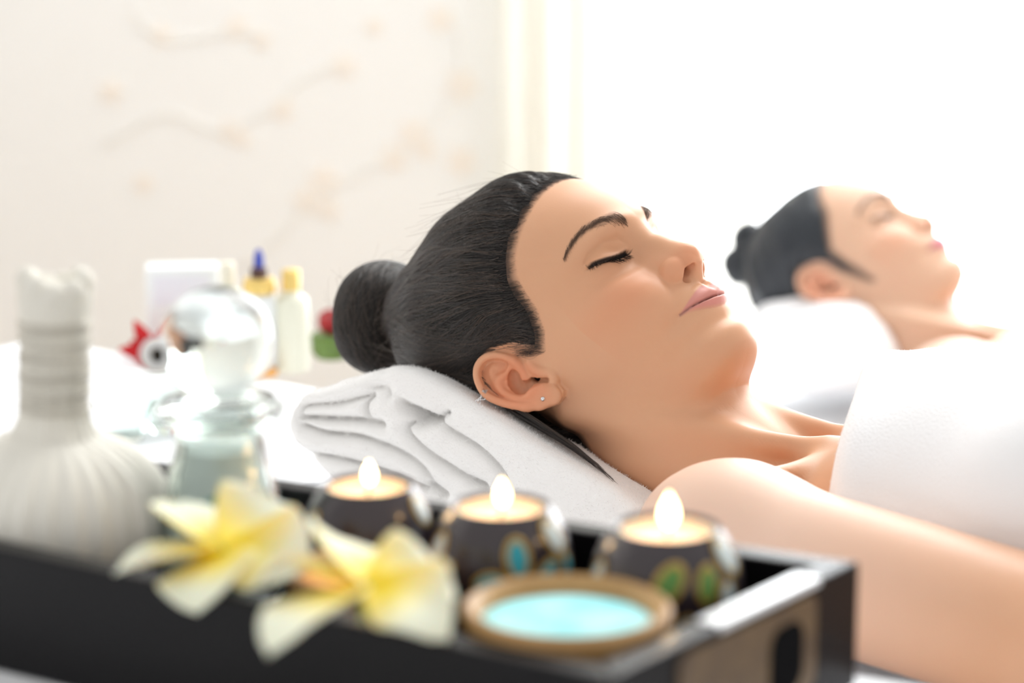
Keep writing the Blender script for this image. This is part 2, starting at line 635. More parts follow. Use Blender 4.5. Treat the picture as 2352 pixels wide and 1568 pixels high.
LOBE = [(ear3(*ear_pt(1400, 1130), -2.2), (7.5, 3.6, 2.6)), (ear3(*ear_pt(1760, 990), -1.6), (6.4, 7.4, 3.1)), (ear3(*ear_pt(1600, 1100), -1.4), (7.5, 5.2, 3.0))]
CONCHA = ear_path([(1080, 640, 95, -5), (1090, 760, 115, -6.2), (1190, 860, 110, -6.4), (1310, 800, 105, -7), (1400, 730, 80, -7), (1530, 700, 52, -5.5), (1660, 705, 46, -4)], 14)
CANAL = ear3(*ear_pt(1400, 640), -9)
OUTL = [ear_pt(x, y) for x, y in [(1300, 330), (1000, 250), (750, 225), (600, 250), (480, 340), (405, 480), (390, 620), (425, 800), (505, 965), (600, 1060), (750, 1130), (930, 1190),
                                  (1150, 1240), (1400, 1262), (1650, 1230), (1850, 1140), (1960, 1010), (1980, 880), (1900, 780), (1750, 600), (1550, 420)]]
STUD_LOBE = ear3(*ear_pt(1640, 1070), 1.9)
STUD_UP = ear3(*ear_pt(600, 925), 4.3)
HOOP = ear3(*ear_pt(520, 1085), 2.2)


def lid_v(w):
    return np.interp(w, [14, 17, 24, 31, 38, 44, 47], [20.6, 20.2, 20.0, 20.6, 22.0, 24.0, 25])


def mouth_v(w):
    return np.interp(w, [0, 4, 8, 14, 20, 25, 30], [-42.8, -42.4, -42.2, -41.4, -40.2, -39.4, -38.6])


def lip_top(w):
    return np.interp(w, [0, 2.5, 5, 9, 14, 20, 25, 30], [-34.2, -33.2, -32.2, -32.4, -33.8, -36.2, -38.8, -38.6])


def lip_bot(w):
    return np.interp(w, [0, 5, 10, 16, 21, 25, 30], [-49.0, -48.7, -47.3, -44.8, -42.0, -40.0, -38.6])


def gauss(a, b, sa, sb):
    return np.exp(-0.5 * ((a / sa) ** 2 + (b / sb) ** 2))


class Look:
    nose = 1.0      # bridge height
    skull = ((-10, 52, 0), (96, 82, 74))


def head_sdf(P, look=Look, full=True):
    u, v, z = P[:, 0], P[:, 1], np.abs(P[:, 2])
    vc = np.clip(v, -100, 127.5)
    uf, b, uc, m = UF(vc), WH(vc), UC(vc), ME(vc)
    a = np.where(u > uc, uf - uc, uc - UB(vc))
    mm = np.where(u > uc, m, 2.1)
    X, Z = np.abs(u - uc), z
    g = ((X / a) ** mm + (Z / b) ** mm) ** (1 / mm)
    r = np.sqrt(X * X + Z * Z)
    F = np.where(g > 1e-3, r * (1 - 1 / np.maximum(g, 1e-3)), -np.minimum(a, b))
    F = F * 0.93
    F = smax(F, v - 112, 12)
    front = u > 20
    # ---------------- face relief as offsets of the surface
    D = np.zeros(len(u))
    i = np.nonzero(front & (np.abs(F) < 14) & (v > -98) & (v < 75))[0]
    if len(i):
        vi, zi, ui = v[i], z[i], u[i]
        d = np.zeros(len(i))
        d -= 7.5 * gauss(zi - 27, vi - 24, 13, 8.5)                     # eye socket
        d -= 3.0 * gauss(zi - 15, vi - 19, 4.5, 9)                        # inner corner
        d += 3.0 * gauss(zi - 24, vi - 40, 14, 5)                        # brow ridge
        d += 1.4 * gauss(zi - 50, vi - 36, 7, 7)
        d += 2.2 * gauss(zi - 47, vi + 1, 11, 10)                         # cheek bone
        d += 2.0 * gauss(zi - 32, vi + 12, 12, 12)                        # cheek
        d -= 1.2 * gauss(zi - 30, vi - 8, 14, 3.0)                        # under-eye
        d -= 2.6 * gauss(zi - 29, vi + 40, 5, 6)                          # mouth corner
        d += 1.2 * gauss(zi - 33, vi + 34, 5, 8)
        d -= 1.6 * gauss(zi - (20 - (vi + 18) * 0.45), (vi + 24), 3.2, 7)  # nasolabial
        d -= 1.3 * gauss(zi, vi + 29.5, 2.2, 5)                           # philtrum
        d += 0.6 * gauss(zi - 4.4, vi + 30, 1.6, 5)
        d -= 1.7 * gauss(zi - 6, vi + 57, 13, 4.2)                        # under the lower lip
        d += 0.5 * gauss(zi, vi + 72, 12, 9)                              # chin
        # lips
        mv, tv, bv = mouth_v(zi), lip_top(zi), lip_bot(zi)
        up = np.clip((vi - mv) / np.maximum(tv - mv, 0.6), 0, 1)
        lo = np.clip((mv - vi) / np.maximum(mv - bv, 0.6), 0, 1)
        ampl = np.clip(1 - (zi / 26.5) ** 2, 0, 1)
        hu = (3.6 * ampl + .5 * gauss(zi, 0, 3.5, 1)) * np.sin(np.pi * up ** 0.62) ** 0.85 * (0.55 + 0.45 * (1 - up))
        hl = (4.2 * ampl) * np.sin(np.pi * lo ** 0.60) ** 0.8 * (0.6 + 0.4 * (1 - lo))
        band = (vi < tv + 1) & (vi > bv - 1) & (zi < 27)
        d += np.where(band, hu + hl, 0)
        d -= 1.3 * np.exp(-0.5 * ((vi - mv) / 0.75) ** 2) * np.clip((28.5 - zi) / 4, 0, 1)
        d += 1.1 * np.exp(-0.5 * ((vi - tv - 0.8) / 1.5) ** 2) * np.clip((24 - zi) / 10, 0, 1)
        D[i] = d
    F = F - D * np.clip((u - 20) / 20, 0, 1)
    # ---------------- jaw underside and skull
    F = smax(F, (JAW(np.clip(u, -120, 110)) - 0.10 * z * np.clip((u - 30) / 40, 0, 1) - v) * 0.92, 11)
    F = smin(F, sd_ell(P, *look.skull), 10)
    if not full:
        return F
    Q = np.stack([u, v, z], -1)

    def sub(c, rad):
        return np.nonzero(((Q - np.asarray(c)) ** 2).sum(1) < rad * rad)[0]

    # ---------------- nose
    k = look.nose
    i = sub((96, 2, 4), 46)
    if len(i):
        q, f = Q[i], F[i]
        q0 = q.copy(); q0[:, 2] = q[:, 2]
        n = sd_cone(q0, (83.5 + 1.2 * (k - 1), 24, 0), (90.7 * k, 9, 0), 7.4, 8.0)
        n = smin(n, sd_cone(q0, (90.5 * k, 9, 0), (101.6 * k, -9.5, 0), 8.0, 8.5), 4)
        n = smin(n, sd_cone(q0, (101.2 * k, -10.5, 0), (101.0 * k, -13.6, 4.0), 8.4, 6.6), 3)
        f = smin(f, n, 11)
        body = sd_cone(q, (79, 6, 4), (91, -9, 6), 9, 8.5)
        f = smin(f, body, 8)
        ala = sd_ell(q, (91.5, -12.8, 12.7), (10.6, 8.6, 6.3), np.array([[.93, .22, -.30], [-.22, .975, 0.03], [.29, .04, .955]]))
        f = smin(f, ala, 2.0)
        col = sd_cone(q, (103.5, -17.6, 0), (96, -24.0, 0), 3.4, 3.8)
        f = smin(f, col, 3.2)
        hole = sd_ell(q, (98.4, -19.8, 8.0), (7.4, 5.4, 2.8), np.array([[.90, .18, -.40], [-.16, .985, 0.08], [.405, -.01, .914]]))
        hole = smin(hole, sd_cone(q, (97.2, -17.5, 8.0), (91, -3, 6.8), 3.1, 2.6), 1.5)
        f = smax(f, -hole, 1.2)
        F[i] = f
    # ---------------- closed eyes
    i = sub((68, 22, 31), 24)
    if len(i):
        q, f = Q[i], F[i]
        eb = sd_ell(q, (62.0, 21.5, 31.0), (14.4, 12.6, 15.0))
        f = smin(f, eb, 5.5)
        lv = lid_v(q[:, 2])
        inr = np.clip((q[:, 2] - 14) / 3, 0, 1) * np.clip((48 - q[:, 2]) / 3, 0, 1) * np.clip((q[:, 0] - 58) / 4, 0, 1)
        f = f + 1.3 * np.exp(-0.5 * ((q[:, 1] - lv + .3) / 0.8) ** 2) * inr
        f = f - 0.7 * np.exp(-0.5 * ((q[:, 1] - lv - 1.6) / 1.1) ** 2) * inr
        f = f - 0.5 * np.exp(-0.5 * ((q[:, 1] - lv + 2.8) / 1.5) ** 2) * inr
        cr = np.interp(q[:, 2], [14, 20, 31, 42, 48], [26, 30.5, 33, 31, 27])
        f = f + 0.9 * np.exp(-0.5 * ((q[:, 1] - cr) / 1.3) ** 2) * inr
        F[i] = f
    # ---------------- ears
    i = sub((-10, 4, 76), 46)
    if len(i):
        q, f = Q[i], F[i]
        rel = q - EAR_O
        s, t, n = rel @ EAR_S, rel[:, 1], rel @ EAR_N
        pd = sd_poly2(s, t, OUTL)
        plate = smax(pd + 0.8, np.abs(n + 7.0) - 2.3, 1.5)
        e = plate
        for path, kk in ((ANTI, 3.6), (ANTI2, 3.6), (HELIX, 1.6)):
            c = np.full(len(i), 1e3)
            for (p0, r0), (p1, r1) in zip(path[:-1], path[1:]):
                c = np.minimum(c, sd_cone(q, p0, p1, r0, r1))
            e = smin(e, c, kk)
            if path is HELIX:  # the rim's back sheet
                for (p0, r0), (p1, r1) in zip(path[6:-1:2], path[8::2]):
                    e = smin(e, sd_cone(q, p0 - EAR_N * 3.2, p1 - EAR_N * 3.2, r0 * .9, r1 * .9), 1.5)
        for c, rr in LOBE:
            e = smin(e, sd_ell(rel, c - EAR_O, (rr[0], rr[1], rr[2]), np.array([EAR_S, [0, 1, 0], EAR_N])), 4)
        # root that joins the ear's back to the skull
        e = smin(e, smax(pd + 5, np.abs(n + 10) - 6, 4), 4)
        f = smin(f, e, 3.0)
        bowl = np.full(len(i), 1e3)
        for (p0, r0), (p1, r1) in zip(CONCHA[:-1], CONCHA[1:]):
            bowl = np.minimum(bowl, sd_cone(q, p0 + EAR_N * 0.2, p1 + EAR_N * 0.2, r0 + 1.0, r1 + .7))
        bowl = smin(bowl, sd_cone(q, CANAL, CANAL - EAR_N * 6 + np.array([2, 0, 0]), 3.4, 3.0), 2)
        f = smax(f, -bowl, 1.6)
        tr = np.full(len(i), 1e3)
        for (p0, r0), (p1, r1) in zip(TRAGUS[:-1], TRAGUS[1:]):
            tr = np.minimum(tr, sd_cone(q, p0, p1, r0, r1))
        for (p0, r0), (p1, r1) in zip(HELIX[:6], HELIX[1:7]):
            tr = np.minimum(tr, sd_cone(q, p0, p1, r0, r1))
        f = smin(f, tr, 4.0)
        F[i] = f
    return F
# ------------------------------------------------------------------ bodies: lying along BX (towards the feet), own right side BR
BX = np.array([0.8, -0.6, 0.0])
BR = np.array([-0.6, -0.8, 0.0])
BZ = np.array([0.0, 0, 1.0])


def body_points(O, A):
    """skeleton in world metres, from the head's position"""
    C = O + np.array([0.0985, -0.0765, -0.089])
    J = {'neck_top': to_world((-14, -30, 0), A, O), 'neck_mid': to_world((-1, -84, 0), A, O), 'C': C}
    for s, nm in ((1, 'R'), (-1, 'L')):
        J['sh' + nm] = C + BX * 0.057 + BR * s * 0.139 + BZ * 0.020
        J['el' + nm] = J['sh' + nm] + BX * 0.272 + BR * s * 0.050 + BZ * (-0.002 if s == 1 else -0.02)
        J['wr' + nm] = J['el' + nm] + BX * 0.235 - BR * s * 0.035 + BZ * 0.012
    return J


def make_body_sdf(O, A, look=Look, bed_z=-0.488):
    J = body_points(O, A)
    h = lambda p: to_head(p, A, O)
    RB = np.array([A @ BX, A @ BR, A @ BZ])  # rows: body axes in head space
    C = J['C']
    nt, nm = h(J['neck_top']), h(J['neck_mid'])
    parts = []

    def torso(P):
        t = sd_ell(P, h(C + BX * 0.262 + BZ * 0.024), (195, 128, 90), RB)
        t = smin(t, sd_ell(P, h(C + BX * 0.50 + BZ * 0.02), (260, 125, 86), RB), 60)
        t = smin(t, sd_ell(P, h(C + BX * 0.115 + BZ * 0.0), (85, 122, 50), RB), 40)
        for s in (1, -1):
            t = smin(t, sd_ell(P, h(C + BX * 0.265 + BR * s * 0.075 + BZ * 0.075), (62, 58, 52), RB), 35)
        return t

    def f(P):
        u, v, z = P[:, 0], P[:, 1], P[:, 2]
        F = np.full(len(P), 1e3)
        i = np.nonzero((v > -150) & (np.abs(z) < 130) & (np.abs(u) < 170))[0]
        if len(i):
            F[i] = head_sdf(P[i], look)
        i = np.nonzero(v < 40)[0]
        if not len(i):
            return F
        Q = P[i]
        g = F[i]
        n = sd_cone(Q, nt, nm, 46, 50)
        n = smin(n, sd_cone(Q, nm, h(C + BX * 0.02 + BZ * -0.004), 50, 50), 14)
        n = n - 0.6
        # sternomastoid cords
        for s in (1, -1):
            scm = sd_cone(Q, (-18, -28, 52 * s), h(C + BX * 0.062 + BR * s * 0.018 + BZ * 0.052), 8, 6.5)
            n = smin(n, scm, 16)
        t = torso(Q)
        for s, nm_ in ((1, 'R'), (-1, 'L')):
            sh, el, wr = J['sh' + nm_], J['el' + nm_], J['wr' + nm_]
            arm = sd_ell(Q, h(sh + BX * 0.010), (60, 47, 48), RB)
            arm = smin(arm, sd_cone(Q, h(sh + BX * 0.02), h(el), 45, 41), 22)
            arm = smin(arm, sd_cone(Q, h(el), h(wr), 41, 27), 20)
            tr = sd_cone(Q, h(C - BX * 0.012 + BR * s * 0.03 + BZ * (-0.016)), h(sh - BX * 0.0 - BZ * 0.006), 30, 36)
            cl = sd_cone(Q, h(C + BX * 0.072 + BR * s * 0.016 + BZ * 0.045), h(sh + BX * 0.002 - BR * s * 0.03 + BZ * 0.030), 5.5, 6.0)
            t = smin(t, tr, 20)
            t = smin(t, cl, 18)
            t = smin(t, arm, 16)
        n = smin(n, t, 18)
        n = smax(n, (bed_z - (O[2] + Q @ A[:, 2] / 1000)) * 1000, 12)  # back pressed flat on the bed
        # the lower face keeps its edge against the neck
        g = smin(g, n, 13)
        F[i] = g
        return F

    return f, torso, J


def tint_for(V, base, lip, look=1, line=None):
    """skin's own colour varies: lips, cheeks, nose tip, ears, lids, eyeliner; shoulder light, nostril and mouth-seam shade painted in"""
    u, v, z = V[:, 0], V[:, 1], np.abs(V[:, 2])
    c = np.tile(np.array(base, float), (len(V), 1))

    def mix(m, col):
        nonlocal c
        c = c * (1 - m[:, None]) + np.array(col) * m[:, None]

    fr = (u > 40)
    pale = np.clip((z - 78) / 40, 0, 1) * np.clip((-v - 55) / 40, 0, 1) * np.clip((v + 360) / 140, 0, 1)  # paler shoulder skin, with overexposed light put into its colour
    mix(0.62 * pale, (0.86, 0.66, 0.55))
    red = np.array(base) * np.array([1.04, 0.74, 0.66])
    mix(0.50 * gauss(z - 40, v + 6, 15, 13) * fr, red)
    mix(0.55 * gauss(z - 6, v + 12, 9, 7) * (u > 88), red)
    ear = np.exp(-0.5 * (np.linalg.norm(np.stack([u + 12, v - 4, z - 82], -1), axis=1) / 17) ** 2) * np.clip((16 - u) / 14, 0, 1) * np.clip((z - 66) / 8, 0, 1)
    mix(np.clip(1.1 * ear, 0, 0.8), np.array(base) * np.array([1.04, 0.70, 0.62]))
    mix(0.55 * gauss(z - 31, v - 27, 12, 5.5) * fr, np.array(base) * np.array([0.86, 0.74, 0.62]))
    mix(0.35 * gauss(z - 31, v - 12, 12, 4) * fr, np.array(base) * np.array([0.9, 0.82, 0.75]))
    # eyeliner along the lid edge
    ln = np.exp(-0.5 * ((v - lid_v(z) - 0.3) / 1.05) ** 2) * np.clip((z - 16) / 2, 0, 1) * np.clip((46 - z) / 2, 0, 1) * (u > 60)
    mix(np.clip(ln * 1.2, 0, 1) * (0.95 if look == 1 else 0.7), (0.015, 0.011, 0.010))
    # brown brow fill under the hairs
    bv, bw = brow_line(z)
    bm_ = np.clip(1.15 - np.abs(v - bv) / bw, 0, 1) * np.clip((z - 9) / 4, 0, 1) * np.clip((53 - z) / 6, 0, 1) * fr
    mix((0.72 if look == 1 else 0.9) * bm_, (0.15, 0.09, 0.06))
    mix(0.85 * np.exp(-(((u - 96) / 5) ** 2 + ((v + 13) / 5.5) ** 2 + ((z - 7.6) / 2.6) ** 2)), (0.12, 0.03, 0.02))  # nostril inside darkened, its shade put into the colour
    mt, lt, lb = mouth_v(z), lip_top(z), lip_bot(z)
    lm = np.clip((lt - v) / 1.2 + 0.5, 0, 1) * np.clip((v - lb) / 2.4 + 0.4, 0, 1) * np.clip((27 - z) / 2, 0, 1) * (u > 70)
    mix(lm, lip)
    mix(np.clip(np.exp(-0.5 * ((v - mt) / 0.6) ** 2) * (z < 26) * (u > 70), 0, 1) * 0.7, np.array(lip) * 0.35)  # shade of the seam between the lips, put into their colour
    # close-cropped roots just outside the hairline
    if line is not None:
        h = -sd_poly2(u, v, line)
        earm = np.clip(1 - (np.hypot(u + 10, v - 4) - 30) / 10, 0, 1) * np.clip((z - 68) / 4, 0, 1)
        on = (v > -60) * (h > -9) * (1 - earm)
        mix(np.clip((h + 3.5) / 6, 0, 1) * on * 0.85, (0.05, 0.033, 0.026))
    return c


def brow_line(z):
    v = np.interp(z, [8, 12, 20, 28, 35, 42, 48, 54], [36, 37.6, 42.2, 45.2, 46.6, 45.7, 43.2, 39.6])
    w = np.interp(z, [8, 12, 20, 30, 40, 48, 54], [3.2, 4.0, 4.0, 3.6, 2.8, 1.9, 0.9])
    return v, w


def mesh_with_tint(name, V, Fc, tint, m, A, O, parent):
    W = to_world(V, A, O)
    o = link_mesh(name, W, Fc, m, parent)
    at = o.data.color_attributes.new('tint', 'FLOAT_COLOR', 'POINT')
    at.data.foreach_set('color', np.concatenate([tint, np.ones((len(tint), 1))], 1).astype(np.float32).ravel())
    return o
# ------------------------------------------------------------------ the near woman
import time as _t
_t0 = _t.time()
FINE = 0.8


def body_grid(fine, ef):
    gx = gridlines((-420, -110, 8), (-110, -45, 4), (-45, 12, ef), (12, 60, fine * 1.4), (60, 118, fine), (118, 130, 4), (130, 330, 8))
    gy = gridlines((-860, -250, 8), (-250, -95, 4), (-95, 50, fine), (50, 140, 3))
    gz = gridlines((-330, -96, 8), (-96, -40, 2.0), (-40, -20, 1.4), (-20, 58, fine), (58, 95, ef), (95, 340, 8))
    return gx, gy, gz


def hz(o):
    return o


HAIRLINE = [(95, 112), (74, 97), (66, 91), (58, 83), (50, 76), (40, 66), (33, 55), (30, 44), (27, 30), (20, 17), (11, 9), (5, 13), (0, 24), (-8, 31), (-22, 37), (-33, 30),
            (-35, 5), (-30, -10), (-25, -26), (-27, -42), (-36, -56), (-52, -68), (-80, -78), (-220, -80), (-220, 260), (95, 260)]


woman = empty('person', tuple(O1 + np.array([0.10, -0.08, -0.13])), 'nearer woman lying with eyes closed, neck on folded towel, brown hair in a bun', 'person', None)
f1, torso1, J1 = make_body_sdf(O1, A1)
V1, F1 = surface_net(f1, *body_grid(FINE, 0.8))
T1 = tint_for(V1, (0.69, 0.375, 0.22), (0.64, 0.27, 0.225), line=HAIRLINE)
body1 = mesh_with_tint('body', V1, F1, T1, M_SKIN, A1, O1, woman)
print('body1', len(V1), round(_t.time() - _t0, 1))

# ------------------------------------------------------------------ hair: cap, bun and strands
BUN_C = to_head(on_plane(884, 733, O1, A1[2]))
print('bun', BUN_C)


def hair_depth(P, line=HAIRLINE, thick=1.0):
    """how far inside the hairline, and how thick the hair lies there"""
    h = -sd_poly2(P[:, 0], P[:, 1], line)
    h = h + 1.6 * np.sin(P[:, 2] * 0.55 + P[:, 1] * 0.21) * np.clip((P[:, 0] - 10) / 40, 0, 1)
    back = np.clip((20 - P[:, 0]) / 90, 0, 1) * np.clip((P[:, 1] - 20) / 70, 0, 1)
    T = (9 + 16 * back) * thick
    return h, np.clip(np.where(h < 6, h * 0.20 - 0.9, 0.3 + (h - 6) * 0.45), -4, None), T


def make_hair_sdf(look, bun, bun_r, line=HAIRLINE, thick=1.0, root_r=42):
    def f(P):
        F = head_sdf(P, look, full=False)
        F = smin(F, sd_cone(P, (-14, -30, 0), (-1, -84, 0), 46, 50) - 0.6, 13)
        h, t, T = hair_depth(P, line, thick)
        t = np.where(t < 0, t, T * (1 - np.exp(-np.maximum(t, 0) / T * 1.3)))
        # shallow locks combed back to the bun
        d = P - np.array(bun)
        az = np.arctan2(d[:, 2], d[:, 0] + 1e-6) * 9 + np.arctan2(d[:, 1], np.hypot(d[:, 0], d[:, 2])) * 5
        lock = 1.3 * np.sin(az) + 0.8 * np.sin(az * 2.3 + 1.3)
        G = F - t - lock * np.clip(t / 6, 0, 1)
        # gather into the bun's root
        c = sd_cone(P, np.array(bun) * 0.72 + np.array([-8, 40, 0]) * 0.28, bun, root_r, bun_r * 0.62)
        return smin(G, c, 30)
    return f


def make_bun_sdf(c, r, ax):
    """a coil of hair: two turns of a thick twisted rope"""
    c = np.array(c, float)
    ax = np.array(ax, float) / np.linalg.norm(ax)
    e1 = np.cross(ax, [0, 0, 1.0]); e1 /= np.linalg.norm(e1)
    e2 = np.cross(ax, e1)

    def f(P):
        q = P - c
        a, b, h = q @ e1, q @ e2, q @ ax
        rad = np.sqrt(a * a + b * b)
        th = np.arctan2(b, a)
        tor = np.sqrt((rad - r * 0.52) ** 2 + (h * 0.80) ** 2) - r * 0.52
        tor2 = np.sqrt((rad - r * 0.22) ** 2 + (h - r * 0.34) ** 2) - r * 0.36
        g = smin(tor, tor2, 3.0)
        tw = np.sin(th * 3 + np.arctan2(h, rad - r * .52) * 2.0)
        return g - 0.9 * tw
    return f


def cap_mesh(f, lo, hi, st):
    gs = [gridlines((a, b, st)) for a, b in zip(lo, hi)]
    return surface_net(f, *gs, polish=1)


class HairSurf:
    def __init__(self, V, F):
        self.t = BVHTree.FromPolygons([tuple(p) for p in V], [tuple(q) for q in F])

    def snap(self, p, off):
        l, n, i, d = self.t.find_nearest(p)
        if l is None:
            return p, Vector((0, 0, 1))
        return l + n * off, n


def strands_obj(name, lists, m, A, O, parent, r0=0.06, r1=0.02, kind=None):
    """lists: polylines in head mm; radii in mm"""
    hc = bpy.data.hair_curves.new(name)
    hc.add_curves([len(c) for c in lists])
    P = np.concatenate([np.asarray(c) for c in lists])
    P = to_world(P, A, O)
    hc.attributes['position'].data.foreach_set('vector', P.astype(np.float32).ravel())
    R = np.concatenate([np.linspace(r0, r1, len(c)) for c in lists]) / 1000
    ra = hc.attributes.get('radius') or hc.attributes.new('radius', 'FLOAT', 'POINT')
    ra.data.foreach_set('value', R.astype(np.float32))
    hc.materials.append(m)
    o = bpy.data.objects.new(name, hc)
    COL.objects.link(o)
    o.parent = parent
    o.matrix_parent_inverse = world_of(parent).inverted()
    if kind:
        o['kind'] = kind
    return o


def comb(surf, roots, bun, steps, step, lift, seed, wav=0.0, stop=14.0, drift=0.0):
    """strands that run over the hair surface from each root towards the bun's root"""
    rg = random.Random(seed)
    B = Vector(bun)
    out = []
    for r in roots:
        p = Vector(r)
        off = lift * (0.3 + rg.random())
        ph = rg.random() * 6.28
        dr = (rg.random() - .5) * drift + .22 * math.sin(p.x * .11 + p.y * .07 + p.z * .13) + .14 * math.sin(p.y * .23 - p.z * .19)
        pts = [tuple(p)]
        d0 = (B - p).length
        for k in range(steps):
            d = B - p
            if d.length < stop:
                break
            q, n = surf.snap(p, 0)
            t = d - n * d.dot(n)
            if t.length < 1e-6:
                break
            t.normalize()
            sd = n.cross(t)
            t = t + sd * (dr + wav * math.sin(ph + k * 0.7))
            p = p + t * step
            rise = min(1.0, (k + 1) / 4)
            p, n = surf.snap(p, 0)
            pts.append(tuple(p + n * off * rise))
        if len(pts) > 3:
            out.append(pts)
    return out


BUN_R = 41
BUN_AX = (BUN_C - np.array([-8, 50, 0]))
fh1 = make_hair_sdf(Look, BUN_C - BUN_AX / np.linalg.norm(BUN_AX) * 16, BUN_R)
HV, HF = cap_mesh(fh1, (-180, -95, -104), (105, 215, 104), 2.6)
cap = link_mesh('hair', to_world(HV), HF, M_SCALP, woman)
fb1 = make_bun_sdf(BUN_C, BUN_R, BUN_AX)
BV, BF = cap_mesh(fb1, BUN_C - 66, BUN_C + 66, 2.2)
bun = link_mesh('hair_bun', to_world(BV), BF, M_SCALP, woman)
print('hair', len(HV), round(_t.time() - _t0, 1))


def visible_roots(V, f_ok, n, seed):
    rg = np.random.default_rng(seed)
    W = V[f_ok(V)]
    return W[rg.integers(0, len(W), n)] + rg.normal(0, 1.2, (n, 3))


surf1 = HairSurf(HV, HF)
root_b = BUN_C - BUN_AX / np.linalg.norm(BUN_AX) * 20 + np.array([-6, -10, 16])
hd = hair_depth(HV)[0]
above = f1(HV) > -0.4
edge = (hd > 1.5) & (hd < 12) & (f1(HV) > -1.2)
mid = (hd >= 12) & above
rg = np.random.default_rng(3)
E_ = HV[edge & (HV[:, 2] > -60)]
Mi = HV[mid & (HV[:, 2] > -60)]
roots = np.vstack([E_[rg.integers(0, len(E_), 2600)] + rg.normal(0, 1.0, (2600, 3)), Mi[rg.integers(0, len(Mi), 3400)]])

st = comb(surf1, roots, root_b, 34, 6.5, 0.9, 5, wav=0.10, stop=16, drift=0.34)
strands_obj('hair_strands', st, M_HAIR, A1, O1, cap, 0.16, 0.11, 'stuff')
print('strands', len(st), round(_t.time() - _t0, 1))
# coil strands round the bun
surfb = HairSurf(BV, BF)
axn = Vector(BUN_AX).normalized()
coil = []
rr = random.Random(11)
for k in range(1500):
    p = Vector(BV[rr.randrange(len(BV))])
    pts = []
    sl = rr.uniform(-.45, .45)
    for s_ in range(12):
        q, n = surfb.snap(p, 0)
        t = axn.cross(q - Vector(BUN_C))
        t = t - n * t.dot(n)
        if t.length < 1e-5:
            break
        t.normalize()
        pts.append(tuple(q + n * (0.15 + 0.8 * rr.random() * 0.5)))
        p = q + (t + n.cross(t) * sl) * 6.0
    if len(pts) > 3:
        coil.append(pts)
strands_obj('bun_strands', coil, M_HAIR, A1, O1, bun, 0.16, 0.10, 'stuff')
# loose hairs that lift off the crown, the temple and the bun
loose = []
for k in range(420):
    ix = rr.randrange(len(HV))
    base = Vector(HV[ix])
    if not above[ix] or hd[ix] < 14 or (base.y < 40 and rr.random() < .6):
        continue
    q, n = surf1.snap(base, 0.5)
    t = (Vector(root_b) - q); t = (t - n * t.dot(n)).normalized()
    c = Vector((rr.gauss(0, 1), rr.gauss(0, 1), rr.gauss(0, 1))) * 0.35
    L = rr.uniform(8, 26)
    lift_ = rr.uniform(.03, .22)
    pts = [tuple(q + (t + c * (s_ / 8)) * (L * s_ / 8) + n * (lift_ * L * math.sin(s_ / 8 * 2.4))) for s_ in range(9)]
    loose.append(pts)
for k in range(60):
    base = Vector(BV[rr.randrange(len(BV))])
    q, n = surfb.snap(base, 0.3)
    t = axn.cross(q - Vector(BUN_C)).normalized()
    L = rr.uniform(10, 26)
    c = Vector((rr.gauss(0, 1), rr.gauss(0, 1), rr.gauss(0, 1))) * 0.4
    loose.append([tuple(q + (t + c * (s_ / 7)) * (L * s_ / 7) + n * (rr.uniform(.2, .3) * L * math.sin(s_ / 7 * 2.6))) for s_ in range(8)])
# wisps on the near side that cross from the head to the bun
sideix = np.nonzero(above & (hd > 18) & (HV[:, 2] > 12) & (HV[:, 1] > 20))[0]
for k in range(150):
    p = Vector(HV[sideix[rr.randrange(len(sideix))]])
    tgt = Vector(BUN_C) + Vector((rr.gauss(-8, 14), rr.gauss(-12, 16), rr.gauss(30, 6)))
    q, n = surf1.snap(p, .6)
    d = tgt - q
    L = min(d.length, rr.uniform(22, 70))
    if d.length > 120:
        d = (d - n * d.dot(n))
    d.normalize()
    cu = Vector((rr.gauss(0, 1), rr.gauss(0, 1), rr.gauss(0, 1))) * .22
    pts = []
    c_ = q.copy()
    for s_ in range(11):
        pts.append(tuple(c_))
        nx = c_ + (d + cu * (s_ / 10)).normalized() * (L / 10)
        m_, nn_ = surf1.snap(nx, 0)
        if (nx - m_).dot(nn_) < .6:
            nx = m_ + nn_ * (.5 + .045 * s_)
        c_ = nx
    loose.append(pts)
strands_obj('loose_strands', loose, M_WISP, A1, O1, cap, 0.07, 0.03, 'stuff')


# soft short hairs that blur the hairline over forehead, temple and sideburn
hb_ = -sd_poly2(V1[:, 0], V1[:, 1], HAIRLINE)
bi = np.nonzero((hb_ > -3.2) & (hb_ < 2.5) & (V1[:, 1] > 6) & (V1[:, 0] > 2) & (V1[:, 2] > -50) & ((np.abs(V1[:, 2]) < 74)))[0]
rb_ = np.random.default_rng(14)
bp = V1[rb_.choice(bi, 900)]
_, bg_ = grad(f1, bp)
bg_ /= np.linalg.norm(bg_, axis=1)[:, None]
bd = np.asarray(root_b) - bp
bd -= bg_ * (bd * bg_).sum(1)[:, None]
bd /= np.linalg.norm(bd, axis=1)[:, None]
bs = np.cross(bg_, bd) * rb_.normal(0, .45, (900, 1))
baby = []
for i in range(900):
    L = rb_.uniform(6, 13)
    baby.append([bp[i] + (bd[i] + bs[i] * (1 - t)) * L * t + bg_[i] * (.15 + 1.3 * t) for t in np.linspace(0, 1, 6)])
strands_obj('fine_edge_strands', baby, M_HAIR, A1, O1, cap, 0.035, 0.06, 'stuff')

